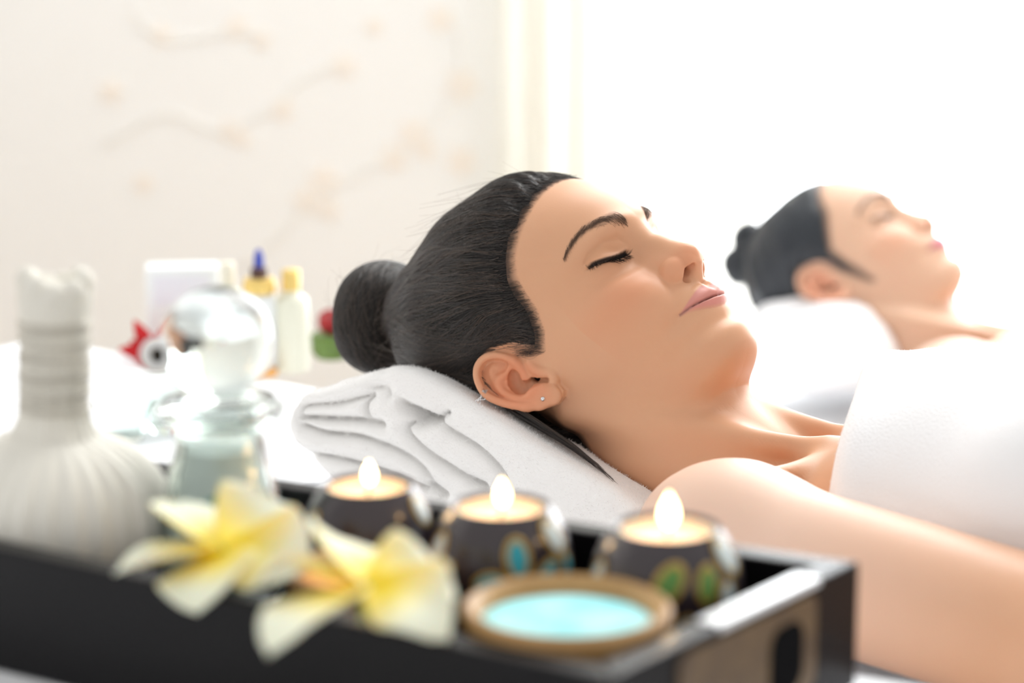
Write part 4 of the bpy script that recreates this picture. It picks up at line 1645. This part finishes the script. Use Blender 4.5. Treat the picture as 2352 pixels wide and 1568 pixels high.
def holder(px, py, rz, R, label, motifs, flame_h, wick_px=None):
    c = on_z(px, py, rz)
    H = rz - FLR_Z
    root = empty('candle_holder', (c[0], c[1], FLR_Z + .0002), label, 'candle holder', 'painted candle holders along the back of the tray')
    prof0 = [(0, 0), (.56, 0), (.60, .02), (.66, .07), (.84, .20), (.965, .38), (1.0, .52), (.975, .68), (.90, .82), (.80, .92), (.72, .975), (.685, 1.0), (.655, .99), (.64, .95), (.635, .72), (.60, .68), (0, .68)]
    sp = spline_pts([(r, z, 0) for r, z in prof0[2:12]], 40)
    prof = [(r * R, z * H) for r, z in prof0[:2]] + [(p[0] * R, p[1] * H) for p in sp] + [(r * R, z * H) for r, z in prof0[12:]]
    lathe_obj('bowl', prof, M_GLAZE, root, 72)
    rr_ = np.array([p[0] for p in sp]) * R
    zz_ = np.array([p[1] for p in sp]) * H
    az0 = math.atan2(-c[1], -c[0])

    def surf(azd, hf):
        z = hf * H
        r = float(np.interp(z, zz_, rr_))
        dr = (float(np.interp(z + .0005, zz_, rr_)) - r) / .0005
        a = az0 + math.radians(azd)
        n = Vector((math.cos(a), math.sin(a), -dr)).normalized()
        return Vector((r * math.cos(a), r * math.sin(a), z)), n, a

    for kind, azd, hf, size, col in motifs:  # pale petals at the upper sides are highlights put into the paint
        p, n, a = surf(azd, hf)
        tx = Vector((-math.sin(a), math.cos(a), 0))
        ty = n.cross(tx)
        Rm = Matrix((tx, ty, n)).transposed().to_4x4()
        bm, bg = bmesh.new(), bmesh.new()
        if kind == 'flower':
            for k in range(5):
                t = math.radians(90 + 72 * k)
                q = Vector((math.cos(t) * size * .62, math.sin(t) * size * .62, 0))
                pw, nn, aa = surf(azd + math.degrees(q.x / R), hf + q.y / H)
                t2 = Vector((-math.sin(aa), math.cos(aa), 0)); t3 = nn.cross(t2)
                RR = Matrix.Translation(pw) @ Matrix((t2, t3, nn)).transposed().to_4x4() @ Matrix.Rotation(t, 4, 'Z')
                flat_ellipsoid(bm, RR, size * .46, size * .30, .0009)
                flat_ellipsoid(bg, RR, size * .54, size * .38, .0006)
        elif kind == 'petal':
            RR = Matrix.Translation(p) @ Rm @ Matrix.Rotation(math.radians(size[1]), 4, 'Z')
            flat_ellipsoid(bm, RR, size[0], size[0] * .58, .0010)
            flat_ellipsoid(bg, RR, size[0] * 1.17, size[0] * .75, .0007)
        elif kind == 'dots':
            for k in range(7):
                pw, nn, aa = surf(azd + rw.uniform(-16, 16), hf + rw.uniform(-.12, .12))
                flat_ellipsoid(bm, Matrix.Translation(pw), size, size, size, 8)
        if kind != 'dots':
            g = from_bm('painted_flower' if kind == 'flower' else 'petal_or_highlight', bg, M_GOLD, root)
            from_bm('colour_fill', bm, col, g)
            bm = bmesh.new()
            if kind == 'flower':
                flat_ellipsoid(bm, Matrix.Translation(p) @ Rm, size * .2, size * .2, .0014)
                from_bm('flower_centre', bm, M_PALE, g)
        else:
            from_bm('painted_dots', bm, col, root)
    # tealight
    tl = empty('tealight', (c[0], c[1], FLR_Z + H * .69), '%s' % wick_px[1], 'candle', 'lit tealights in the painted holders')
    h2 = H * .285
    r2 = R * .615
    lathe_obj('cup', [(0, 0), (r2, 0), (r2, h2), (r2 - .0004, h2), (r2 - .0004, .0005), (0, .0005)], M_CUP, tl, 56)
    lathe_obj('wax', [(0, .0008), (r2 - .0006, .0008), (r2 - .0006, h2 * .84), (r2 * .8, h2 * .80), (0, h2 * .80)], M_WAX, tl, 56)
    off = wick_px[0]
    bm = bmesh.new(); bm_tube(bm, [(off, 0, h2 * .7), (off + .0002, 0, h2 * .9), (off + .001, 0, h2 + .004)], .0006, 8)
    from_bm('wick', bm, M_WICK, tl)
    fl = [(0.0002, 0), (.0027, .0020), (.0042, .005), (.0043, .008), (.0030, .012), (.0013, .015), (0.0001, .0175)]
    s = flame_h / .0175
    f_ = lathe_obj('flame', [(r * s, z * s) for r, z in fl], M_FLAME, tl, 20)
    f_.location = (off + .0008, 0, h2 + .001)
    ld = bpy.data.lights.new('flame_glow', 'POINT')
    ld.energy = 0.025; ld.color = (1.0, .62, .28); ld.shadow_soft_size = .004
    lo = bpy.data.objects.new('flame_glow', ld); COL.objects.link(lo)
    lo.location = (c[0] + off, c[1] - .0, FLR_Z + H * .69 + h2 + .012)
    return root


holder(845, 1112, -.302, .0310, 'dark glazed candle holder with an orange-red flower, nearest the glass jar',
       [('flower', 36, .56, .0085, M_ORANGE), ('petal', -64, .74, (.0075, 60), M_PALE), ('petal', 62, .84, (.0075, 110), M_PALE), ('dots', -16, .44, .0009, M_GOLD), ('petal', 66, .48, (.004, 20), M_ORANGE)],
       .012, (0.0, 'lit tealight in the holder with the orange flower'))
holder(1150, 1160, -.301, .0326, 'dark glazed candle holder with turquoise petals, middle one of three',
       [('petal', 14, .74, (.0088, 95), M_TEAL), ('petal', -8, .57, (.0072, 10), M_TEAL), ('petal', 40, .61, (.0072, 40), M_TEAL), ('petal', 66, .60, (.006, 90), M_TEAL), ('petal', 54, .84, (.0085, 110), M_PALE), ('petal', 24, .50, (.004, 90), M_GOLD),
        ('petal', -64, .74, (.0080, 70), M_PALE), ('petal', -46, .62, (.004, 60), M_GOLD)],
       .013, (0.0, 'lit tealight in the holder with turquoise petals'))
holder(1532, 1209, -.300, .0338, 'dark glazed candle holder with green and white flowers, nearest the tray handle',
       [('petal', 2, .74, (.0092, 60), M_GREEN), ('petal', -26, .64, (.0060, 40), M_GREEN), ('petal', 33, .72, (.0080, 80), M_GREEN), ('petal', 52, .60, (.0075, 90), M_PALE), ('petal', 60, .86, (.0085, 110), M_PALE),
        ('petal', 44, .36, (.007, 20), M_GOLD), ('petal', 14, .42, (.0065, 70), M_PALE), ('petal', -66, .70, (.0075, 70), M_PALE), ('petal', 22, .22, (.005, 70), M_PALE), ('petal', 36, .16, (.006, 30), M_GREEN), ('petal', -12, .42, (.005, 120), M_GREEN)],
       .016, (0.0, 'lit tealight with the tallest flame, in the green flowered holder'))


# ---- bowls
def bowl(px, py, rz, R, label, fill, fill_name, fill_label):
    c = on_z(px, py, rz)
    H = rz - FLR_Z
    root = empty('wooden_bowl', (c[0], c[1], FLR_Z + .0002), label, 'bowl')
    t = R * .155
    prof = [(0, 0), (R * .50, 0), (R * .56, H * .05), (R * .80, H * .38), (R * .955, H * .78), (R, H * .95), (R * .985, H), (R - t * .4, H * 1.02), (R - t, H * .97), (R * .74, H * .55), (R * .5, H * .25), (0, H * .18)]
    lathe_obj('shell', prof, M_BAMBOO, root, 96)
    f_ = [(0, H * .20), (R * .5, H * .27), (R * .72, H * .56), (R - t * 1.05, H * .86), (R * .6, H * .90), (R * .3, H * .86), (0, H * .95)]
    lathe_obj(fill_name, f_, fill, root, 72, wob=lambda a, j: 1 + .01 * math.sin(a * 7 + j))
    return root


bowl(1303, 1392, -.3150, .0437, 'brown wooden bowl filled with turquoise bath salt', M_SALT, 'bath_salt', '')
bowl(850, 1306, -.3235, .0370, 'brown wooden bowl of orange salt half hidden behind the frangipani', M_SPICE, 'bath_salt', '')

# ---- herbal compress ball
bc = np.array([-0.224, 1.129])
cb = empty('herbal_compress', (bc[0], bc[1], FLR_Z + .0003), 'cream muslin herbal compress ball with string-wound stem', 'compress ball')
R_ = .0572
prof = []
for a in np.linspace(-90, 68, 40):
    ar = math.radians(a)
    k = 1.0 if a < 0 else 1.12
    prof.append((max(0.0001, R_ * math.cos(ar) ** (.85 if a < 0 else 1.05)), .0385 + .0385 * k * math.sin(ar)))
prof += [(.0175, .085), (.0158, .090), (.0155, .096), (.0160, .109), (.0157, .124), (.0165, .136), (.0178, .146), (.0172, .152), (.012, .153), (0.0001, .150)]
prof[0] = (0.0001, 0.0)
NP = 30


def wobf(a, j):
    f = min(1, max(0, (j - 8) / 20)) if j < 44 else .35
    return 1 + f * (.030 * math.sin(a * NP + .8 * math.sin(a * 3)) + .02 * math.sin(a * 11 + 1)) + .01 * math.sin(a * 4)


lathe_obj('muslin_ball', prof, M_MUSLIN, cb, 240, wobf)
bm = bmesh.new()
pts = []
for k in range(16 * 20):
    a = 2 * math.pi * k / 20
    z = .088 + .048 * (k / (16 * 20)) + .0012 * math.sin(a * .37)
    r = float(np.interp(z, [.084, .090, .109, .124, .136, .146], [.0178, .0163, .0166, .0163, .0170, .018]))
    pts.append((r * math.cos(a), r * math.sin(a), z))
bm_tube(bm, pts, .00115, 6)
from_bm('string', bm, M_STRING, cb)
bm = bmesh.new()
for k in range(9):
    a = k * 2 * math.pi / 9
    r0 = .0135
    bmesh.ops.create_uvsphere(bm, u_segments=10, v_segments=8, radius=1,
                              matrix=Matrix.Translation((r0 * math.cos(a), r0 * math.sin(a), .151 + .003 * math.sin(a * 2 + 1))) @ Matrix.Rotation(a, 4, 'Z') @ Matrix.Diagonal((.0052, .0068, .0065, 1)))
from_bm('cloth_end', bm, M_MUSLIN, cb)
cb.rotation_euler = (0, math.radians(2.6), 0)

# ---- glass jar with a ball lid
jc = np.array([-0.1395, 1.119])
jar = empty('glass_jar', (jc[0], jc[1], FLR_Z + .0003), 'clear glass jar with a large round glass stopper behind the frangipani', 'jar')
g = .0022
outer = [(0.0001, 0), (.029, 0), (.0315, .003), (.0322, .012), (.0312, .030), (.0275, .050), (.0240, .066), (.0215, .076), (.0220, .084), (.0300, .0905), (.0315, .093), (.0300, .0945), (.0225, .0935)]
inner = [(.0200, .088), (.0190, .076), (.0215, .065), (.0255, .049), (.0292, .029), (.0302, .012), (.0290, .006), (0.0001, .005)]
so = [(p[0], p[1]) for p in spline_pts([(r, z, 0) for r, z in outer[1:]], 50)]
lathe_obj('glass_body', [outer[0]] + so + inner, M_GLASS, jar, 80)
bm = bmesh.new()
lid = [(0.0001, .086), (.014, .086), (.0185, .090), (.0188, .0955), (.026, .097), (.0268, .099), (.012, .102), (.010, .105)]
for a in np.linspace(-65, 90, 26):
    lid.append((max(.0001, .0272 * math.cos(math.radians(a))), .126 + .0262 * math.sin(math.radians(a))))
lathe_obj('glass_lid', lid, M_GLASS, jar, 64)
lathe_obj('pale_filler', [(0.0001, .0065), (.0270, .0065), (.0290, .012), (.0275, .029), (.0225, .048), (.0180, .066), (.0165, .074), (0.0001, .075)], mat('jar_filler', (0.80, 0.84, 0.80), rough=0.5), jar, 48)  # pale filler added to keep the glass from showing dark
bm = bmesh.new()
bm_tube(bm, [(-.0262 + .0058 * math.cos(t), -.014, .1225 + .0058 * math.sin(t)) for t in np.linspace(0, 2 * math.pi, 28)], .0026, 10, cap=False)
from_bm('handle_ring', bm, M_WHITEPAINT, jar)['label'] = 'small white ring handle'
bm = bmesh.new(); flat_ellipsoid(bm, Matrix.Translation((-.0262, -.015, .1225)), .0030, .0018, .0042)
from_bm('handle_bead', bm, M_WICK, jar)['label'] = 'dark bead in the ring handle'
_q = -np.array([jc[0], jc[1]]) / np.linalg.norm(jc)
hb = lathe_obj('aqua_bead_heap', [(0.0001, .058), (.004, .0575), (.0075, .055), (.0095, .051), (.0100, .0432), (0.0001, .0432)], M_AQUA, jar, 32)
hb.location = (_q[0] * .0150, _q[1] * .0150, 0)
cd_ = lathe_obj('cork_disc', [(0.0001, .0382), (.0145, .0382), (.0150, .040), (.0142, .0430), (0.0001, .0430)], M_CORK, jar, 40)
cd_.location = (_q[0] * .0112, _q[1] * .0112, 0)

# small ring-topped glass stopper bottle just left of it, standing behind the tray
def cyl_bottle(name, px, py, z, R, H, label, m_body, cap=None, group=None, cat='bottle', neck=.4):
    c = on_z(px, py, z)
    root = empty(name, (c[0], c[1], z + .0003), label, cat, group)
    prof = [(0.0001, 0), (R * .94, 0), (R, H * .03), (R, H * .66), (R * .93, H * .72), (R * neck, H * .78), (R * neck, H * .86), (0.0001, H * .86)]
    lathe_obj('body', prof, m_body, root, 40)
    if cap:
        lathe_obj('cap', [(0.0001, H * .80), (R * neck * 1.25, H * .80), (R * neck * 1.25, H * .99), (R * neck * 1.1, H), (0.0001, H)], cap, root, 32)
    return root


# ---- frangipani
def petal_mesh(L, W_, curl, cup, seed, roll=0.25):
    rs = random.Random(seed)
    nu, nv = 22, 14
    vs, fs, col = [], [], []
    for i in range(nu + 1):
        t = i / nu
        w = W_ * (math.sin(math.pi * min(1, t ** .80) * .97 + .04) ** .62) * (.32 + .68 * min(1, t * 1.7)) if t < 1 else .02 * W_
        w = max(w, .0015)
        for j in range(nv + 1):
            s = j / nv * 2 - 1
            x = t * L * (1 - .05 * s * s)
            y = s * w * .5
            z = cup * L * (t ** 1.6) * .5 - curl * L * max(0, t - .55) ** 2 * 2.2 + roll * w * (s * abs(s)) * .5 + .10 * w * s * s
            z += .0006 * math.sin(t * 9 + s * 3 + seed)
            vs.append((x, y, z))
            k = max(0, 1 - t / .72) ** .8 * (1 - .25 * abs(s))
            k = min(1, k * 1.5)
            cw = np.array((0.82, 0.81, 0.64)); cy = np.array((0.88, 0.66, 0.04))
            col.append(cw * (1 - k) + cy * k)
    for i in range(nu):
        for j in range(nv):
            a = i * (nv + 1) + j
            fs.append((a, a + nv + 1, a + nv + 2, a + 1))
    return vs, fs, col


def frangipani(c, nrm, spin, L, label, variants, W_=None):
    root = empty('frangipani', c, label, 'flower', 'frangipani on the tray')
    q = Vector(nrm).normalized().to_track_quat('Z', 'Y')
    root.rotation_mode = 'QUATERNION'
    root.rotation_quaternion = q
    for k in range(5):
        curl, cup, ls, da = variants[k]
        vs, fs, col = petal_mesh(L * ls, (W_ or L * .72), curl, cup, k + 3)
        o = link_mesh('petal', vs, fs, M_PETAL, root, keep_world=False)
        at = o.data.color_attributes.new('tint', 'FLOAT_COLOR', 'POINT')
        at.data.foreach_set('color', np.concatenate([np.array(col), np.ones((len(col), 1))], 1).astype(np.float32).ravel())
        md = o.modifiers.new('thickness', 'SOLIDIFY'); md.thickness = .0007; md.offset = 0
        o.rotation_euler = (math.radians(9), 0, math.radians(spin + 72 * k + da))
    bm = bmesh.new(); bm_tube(bm, [(0, 0, .001), (0.001, 0, -.008), (.002, .001, -.016)], [.0022, .0016, .0014], 8)
    from_bm('stalk', bm, M_STALK, root)
    return root


f1c = on_z(512, 1262, -.3035)
frangipani(tuple(f1c), (0.0, -.22, 1.0), 196, .045, 'cream and yellow frangipani facing up beside the compress ball',
           [(.30, .10, 1.05, 0), (.25, .0, 1.0, -6), (.15, .25, .95, -4), (.1, .25, .95, 2), (.1, .25, 1.0, 0)], .050)
f2c = on_z(838, 1345, -.2985)
frangipani(tuple(f2c), (0.10, -.08, 1.0), 196, .049, 'curled cream frangipani drooping over the tray front beside the turquoise salt',
           [(.35, .06, 1.35, -8), (.60, .04, .85, 8), (.45, .04, .90, 2), (.45, .22, 1.15, 0), (.75, .42, .9, -6)], .047)
# ------------------------------------------------------------------ the far woman, her bed and towels
A2 = np.array([[0.6227, -0.1587, 0.7662], [-0.6457, 0.4487, 0.6178], [-0.4418, -0.8795, 0.177]])
O2 = np.array([0.3849, 2.6371, -0.492])
A2[0] /= np.linalg.norm(A2[0])
A2[1] -= A2[0] * (A2[1] @ A2[0]); A2[1] /= np.linalg.norm(A2[1])
_w = np.cross(A2[0], A2[1]); A2[2] = -_w if _w @ A2[2] < 0 else _w


class Look2(Look):
    nose = 0.975
    skull = ((-6, 43, 0), (88, 76, 71))


BED2_Z = O2[2] - 0.141
woman2 = empty('person', tuple(O2 + np.array([0.1, -0.08, -0.13])), 'farther woman lying blurred behind, black hair in a small top knot', 'person')
f2, torso2, J2 = make_body_sdf(O2, A2, Look2, BED2_Z + .004)
c_ = 1.9
V2, F2 = surface_net(f2, gridlines((-420, -110, 12), (-110, -45, 5), (-45, 12, 1.6), (12, 60, 2.4), (60, 118, 1.5), (118, 130, 4), (130, 330, 12)),
                     gridlines((-860, -250, 12), (-250, -95, 6), (-95, 50, 1.5), (50, 140, 4)),
                     gridlines((-330, -96, 12), (-96, -20, 3.0), (-20, 58, 1.6), (58, 95, 1.6), (95, 340, 12)), polish=1)
HL2 = [(95, 118), (66, 108), (58, 100), (50, 90), (46, 76), (43, 62), (31, 46), (19, 30), (20, 12), (24, -8), (26, -26), (22, -26), (14, -10), (8, 4), (4, 14), (2, 20), (-2, 26), (-8, 31), (-22, 37), (-33, 30),
       (-36, 5), (-37, -15), (-42, -34), (-52, -52), (-70, -66), (-110, -76), (-220, -80), (-220, 260), (95, 260)]
T2 = tint_for(V2, (0.66, 0.42, 0.29), (0.56, 0.15, 0.20), 2, line=HL2)
mesh_with_tint('body', V2, F2, T2, M_SKIN, A2, O2, woman2)
BUN2 = to_head(on_plane(1722, 560, O2, A2[2]), A2, O2)
M_HAIR2 = mat('black_hair', (0.020, 0.024, 0.030), rough=0.42, spec=0.5, bump=(300, .3, .001))
fh2 = make_hair_sdf(Look2, BUN2 * .86 + np.array([-8, 50, 0]) * .14, 10, HL2, 0.55, 18)


def bun2(P):
    a = sd_ell(P, to_head(on_plane(1716, 545, O2, A2[2]), A2, O2), (20, 17, 15))
    b = sd_ell(P, to_head(on_plane(1700, 612, O2, A2[2]), A2, O2), (20, 24, 18))
    c = sd_cone(P, to_head(on_plane(1735, 585, O2, A2[2]), A2, O2), to_head(on_plane(1690, 635, O2, A2[2]), A2, O2), 20, 9)
    return smin(smin(a, b, 4), c, 6)


H2V, H2F = cap_mesh(fh2, (-150, -95, -100), (105, 200, 100), 4)
cap2 = link_mesh('hair', to_world(H2V, A2, O2), H2F, M_HAIR2, woman2)
B2V, B2F = cap_mesh(bun2, BUN2 - 80, BUN2 + 80, 3.4)
link_mesh('hair_bun', to_world(B2V, A2, O2), B2F, M_HAIR2, woman2)
fh2h = lambda P: head_sdf(P, Look2)
for sd_ in (1, -1):
    strands_obj('eyebrow', brow_hairs(fh2h, sd_, 220, 31), M_BROW, A2, O2, woman2, 0.20, 0.08)
    strands_obj('eyelashes', lash_hairs(fh2h, sd_, 90, 32), M_LASH, A2, O2, woman2, 0.22, 0.08)

bed(O2 - BX * 0.34 + BR * 0.02, BED2_Z, 'farther massage bed under a white sheet, below the woman at the back', width=.84)
# her towels
C2 = J2['C']


def chest2(P):
    Wp = C2 + (P[:, :1] * BX + P[:, 1:2] * BR + P[:, 2:] * BZ) / 1000
    t = torso2(to_head(Wp, A2, O2)) - 9
    t = smin(t, sd_ell(P, (268, 0, 52), (192, 128, 92)), 25)
    e = 92 + 5 * np.sin(P[:, 1] * .03 + 1)
    F = smax(t, e - P[:, 0], 14)
    F = smax(F, -(t + 16), 4)
    F = smax(F, P[:, 0] - 600, 6)
    return smax(F, -(P[:, 2] + (C2[2] - BED2_Z) * 1000 - 2), 4)


V_, W_2, F_2 = frame_sdf_mesh(chest2, (60, -170, -60), (620, 180, 170), 9, C2)
tag(link_mesh('towel', W_2, F_2, M_TOWEL), 'white towel over the chest of the farther woman', 'towel')
PO = O2 + BR * 0.10
ro = [on_plane(*p, PO, BR) - PO for p in [(1700, 760), (1712, 722), (1745, 698), (1800, 689), (1860, 688), (1915, 696), (1960, 724), (1995, 768), (2018, 812), (2030, 850), (1990, 900), (1850, 915), (1740, 890), (1700, 830)]]
RO = [(float(p @ BX) * 1000, float(p[2]) * 1000) for p in ro]


def roll2(P):
    d2 = sd_poly2(P[:, 0], P[:, 2], RO)
    F = smax(d2 + 1.2 * np.sin(P[:, 1] * .05 + P[:, 0] * .03), P[:, 1] - 4 - 3 * np.sin(P[:, 0] * .08), 26)
    F = smax(F, -P[:, 1] - 230, 20)
    F = smax(F, -(P[:, 2] - (BED2_Z - PO[2]) * 1000), 4)
    Wp = PO + (P[:, :1] * BX + P[:, 1:2] * BR + P[:, 2:] * BZ) / 1000
    q = to_head(Wp, A2, O2)
    return smax(F, -(np.minimum(fh2(q), f2(q)) - .8), 6)


az = np.array(RO)
V_, W_3, F_3 = frame_sdf_mesh(roll2, (az[:, 0].min() - 8, -250, (BED2_Z - PO[2]) * 1000 - 6), (az[:, 0].max() + 8, 16, az[:, 1].max() + 8), 6, PO)
tag(link_mesh('towel', W_3, F_3, M_TOWEL), 'rolled white towel under the neck of the farther woman', 'towel')
print('far woman', round(_t.time() - _t0, 1))

# ------------------------------------------------------------------ cloth-covered side table at the head of the near bed
TZ = -0.50
M_BOX = mat('lilac_white_card', (0.80, 0.80, 0.86), rough=0.6)
M_RED = mat('red_petal', (0.62, 0.008, 0.012), rough=0.5)
M_YEL = mat('orange_stamen', (0.75, 0.28, 0.02), rough=0.6)
M_LEAFG = mat('leaf_green', (0.12, 0.20, 0.04), rough=0.5)
M_DKRED = mat('dark_red_petal', (0.30, 0.01, 0.012), rough=0.6)
M_GOLDCAP = mat('gold_cap', (0.86, 0.62, 0.20), rough=0.35, metal=0.4)
M_BLUE = mat('blue_cap', (0.04, 0.07, 0.42), rough=0.4)
M_BROWNB = mat('brown_band', (0.10, 0.05, 0.04), rough=0.5)
M_LOTION = mat('pale_lotion', (0.80, 0.80, 0.66), rough=0.3)
M_FROST = mat('frosted_white', (0.85, 0.88, 0.88), rough=0.4)
sq = [bed1_c + BX * b_ + BR * r_ for b_, r_ in ((-.035, -.30), (-.035, .34), (-.62, .34), (-.62, -.30))]
sq = [p[:2] for p in sq]
cs = sum(sq) / 4
t2 = empty('side_table', (cs[0], cs[1], FLOOR_Z), 'low cloth-covered table with bottles and flowers behind the bed head', 'table')
bm = bmesh.new(); quad_prism(bm, sq, TZ - .22, TZ, .006)
from_bm('cloth', bm, M_CLOTH, t2, keep_world=True, smooth=False)
for p in inset(sq, .05):
    bm = bmesh.new(); bm_box(bm, p[0] - .02, p[0] + .02, p[1] - .02, p[1] + .02, FLOOR_Z, TZ - .22, .002)
    from_bm('leg', bm, M_LEG, t2, keep_world=True, smooth=False)


def blade(bm, L, W_, base, direction, up, bend):
    d, u_ = Vector(direction).normalized(), Vector(up).normalized()
    s_ = d.cross(u_).normalized()
    n, m_ = 12, 4
    rows = []
    for side in (0, 1):
        for i in range(n + 1):
            t = i / n
            w = W_ * math.sin(math.pi * min(.985, t ** .7 * .96 + .03)) ** .8
            c = Vector(base) + d * (L * t) + u_ * (bend * L * (t * t)) - u_ * (.0008 * side)
            rows.append([bm.verts.new(c + s_ * (w * (j / m_ - .5)) + u_ * (.25 * w * (2 * j / m_ - 1) ** 2)) for j in range(m_ + 1)])
    for off in (0, n + 1):
        for i in range(n):
            for j in range(m_):
                a, b = rows[off + i], rows[off + i + 1]
                bm.faces.new((a[j], a[j + 1], b[j + 1], b[j]))
    for i in range(n):
        for j in (0, m_):
            bm.faces.new((rows[i][j], rows[i + 1][j], rows[n + 2 + i][j], rows[n + 1 + i][j]))


def lily(px, py, z):
    c = on_z(px, py, z)
    root = empty('red_flower', (c[0], c[1], z + .0005), 'bright red pointed-petal flower with orange centre on the back table', 'flower')
    R0 = CR; Uu = np.array([0, .25, .97]); T = np.array([0, -1.0, .2])
    for ang, L in ((172, .032), (118, .036), (52, .050), (20, .030), (205, .018), (150, .024)):
        a = math.radians(ang)
        d = R0 * math.cos(a) + Uu * math.sin(a) + T * .12
        bm = bmesh.new(); blade(bm, L, .016, (0, 0, .010), d, T, .10)
        from_bm('petal', bm, M_RED, root)
    bm = bmesh.new(); flat_ellipsoid(bm, Matrix.Translation((0.006, -.004, .012)), .010, .006, .009)
    from_bm('stamen', bm, M_YEL, root)
    bm = bmesh.new(); flat_ellipsoid(bm, Matrix.Translation((0.0, .003, .006)), .012, .008, .006)
    from_bm('calyx', bm, M_LEAFG, root)


lily(352, 836, TZ)
c = on_z(424, 808, TZ)
root = empty('carton', (c[0], c[1], TZ + .0004), 'pale lilac-white carton standing at the back left of the low table', 'box')
bm = bmesh.new(); bm_box(bm, -.035, .035, -.018, .018, 0, .086, .003)
from_bm('box_body', bm, M_FROST, root, smooth=False)
bm = bmesh.new(); bm_box(bm, -.027, .026, -.0188, -.0178, .050, .078, .0004)
from_bm('label_panel', bm, M_BOX, root, smooth=False)
root.rotation_euler = (0, 0, .12)
cyl_bottle('oil_bottle', 528, 842, TZ, .0115, .100, 'slim pale yellow oil bottle right of the carton', M_LOTION, mat('cream_cap', (0.84, .80, .66), rough=.5), None, neck=.5)
b2 = cyl_bottle('oil_bottle', 600, 850, TZ, .0185, .098, 'frosted bottle with a dark blue nozzle and gold collar', M_FROST, M_BROWNB, None, neck=.34)
bm = bmesh.new(); flat_ellipsoid(bm, Matrix.Translation((0, 0, .103)), .0050, .0050, .013)
from_bm('nozzle', bm, M_BLUE, b2)['label'] = 'dark blue nozzle'
lathe_obj('collar', [(.0001, .0745), (.0155, .0745), (.0165, .078), (.014, .088), (.0082, .0885), (.0001, .0885)], M_GOLDCAP, b2, 32)
cyl_bottle('oil_bottle', 672, 850, TZ, .0165, .096, 'pale lotion bottle with a tall golden cap', M_LOTION, M_GOLDCAP, None, neck=.42)
# rose bud arrangement
c = on_z(762, 822, TZ)
root = empty('flower_pot', (c[0], c[1], TZ + .0003), 'small green pot with a dark red rose behind the bun', 'flower pot')
lathe_obj('pot', [(.0001, 0), (.014, 0), (.019, .006), (.020, .022), (.018, .024), (.0001, .022)], M_LEAFG, root, 32)
for k in range(7):
    a = k * 2.4
    bm = bmesh.new()
    flat_ellipsoid(bm, Matrix.Translation((.006 * math.cos(a), .006 * math.sin(a), .031 + .001 * k)) @ Matrix.Rotation(a, 4, 'Z') @ Matrix.Rotation(.5, 4, 'Y'), .005, .0105, .010)
    from_bm('petal', bm, M_DKRED, root)
# orange soap slice in front of the bottles
c = on_z(604, 862, TZ)
o = lathe_obj('soap', [(.0001, 0), (.013, 0), (.0145, .003), (.013, .006), (.0001, .0065)], mat('orange_soap', (0.85, 0.42, 0.10), rough=.4), None, 28)
o.location = (c[0], c[1], TZ + .0003)
tag(o, 'small orange soap disc at the foot of the frosted bottle', 'soap')
# glass bowls half hidden behind the jar
def glass_dish(px, py, z, R, H, label):
    c = on_z(px, py, z)
    root = lathe_obj('glass_dish', [(.0001, 0), (R * .6, 0), (R * .66, H * .1), (R * .9, H * .8), (R * 1.08, H), (R * 1.02, H * 1.0), (R * .86, H * .8), (R * .6, H * .16), (.0001, H * .12)], M_GLASS, None, 56)
    root.location = (c[0], c[1], z + .0003)
    tag(root, label, 'dish')


glass_dish(400, 985, TZ, .036, .045, 'clear glass dish on the low table just behind the jar')
glass_dish(285, 1010, TZ, .026, .030, 'smaller clear glass dish left, beside the compress stem')
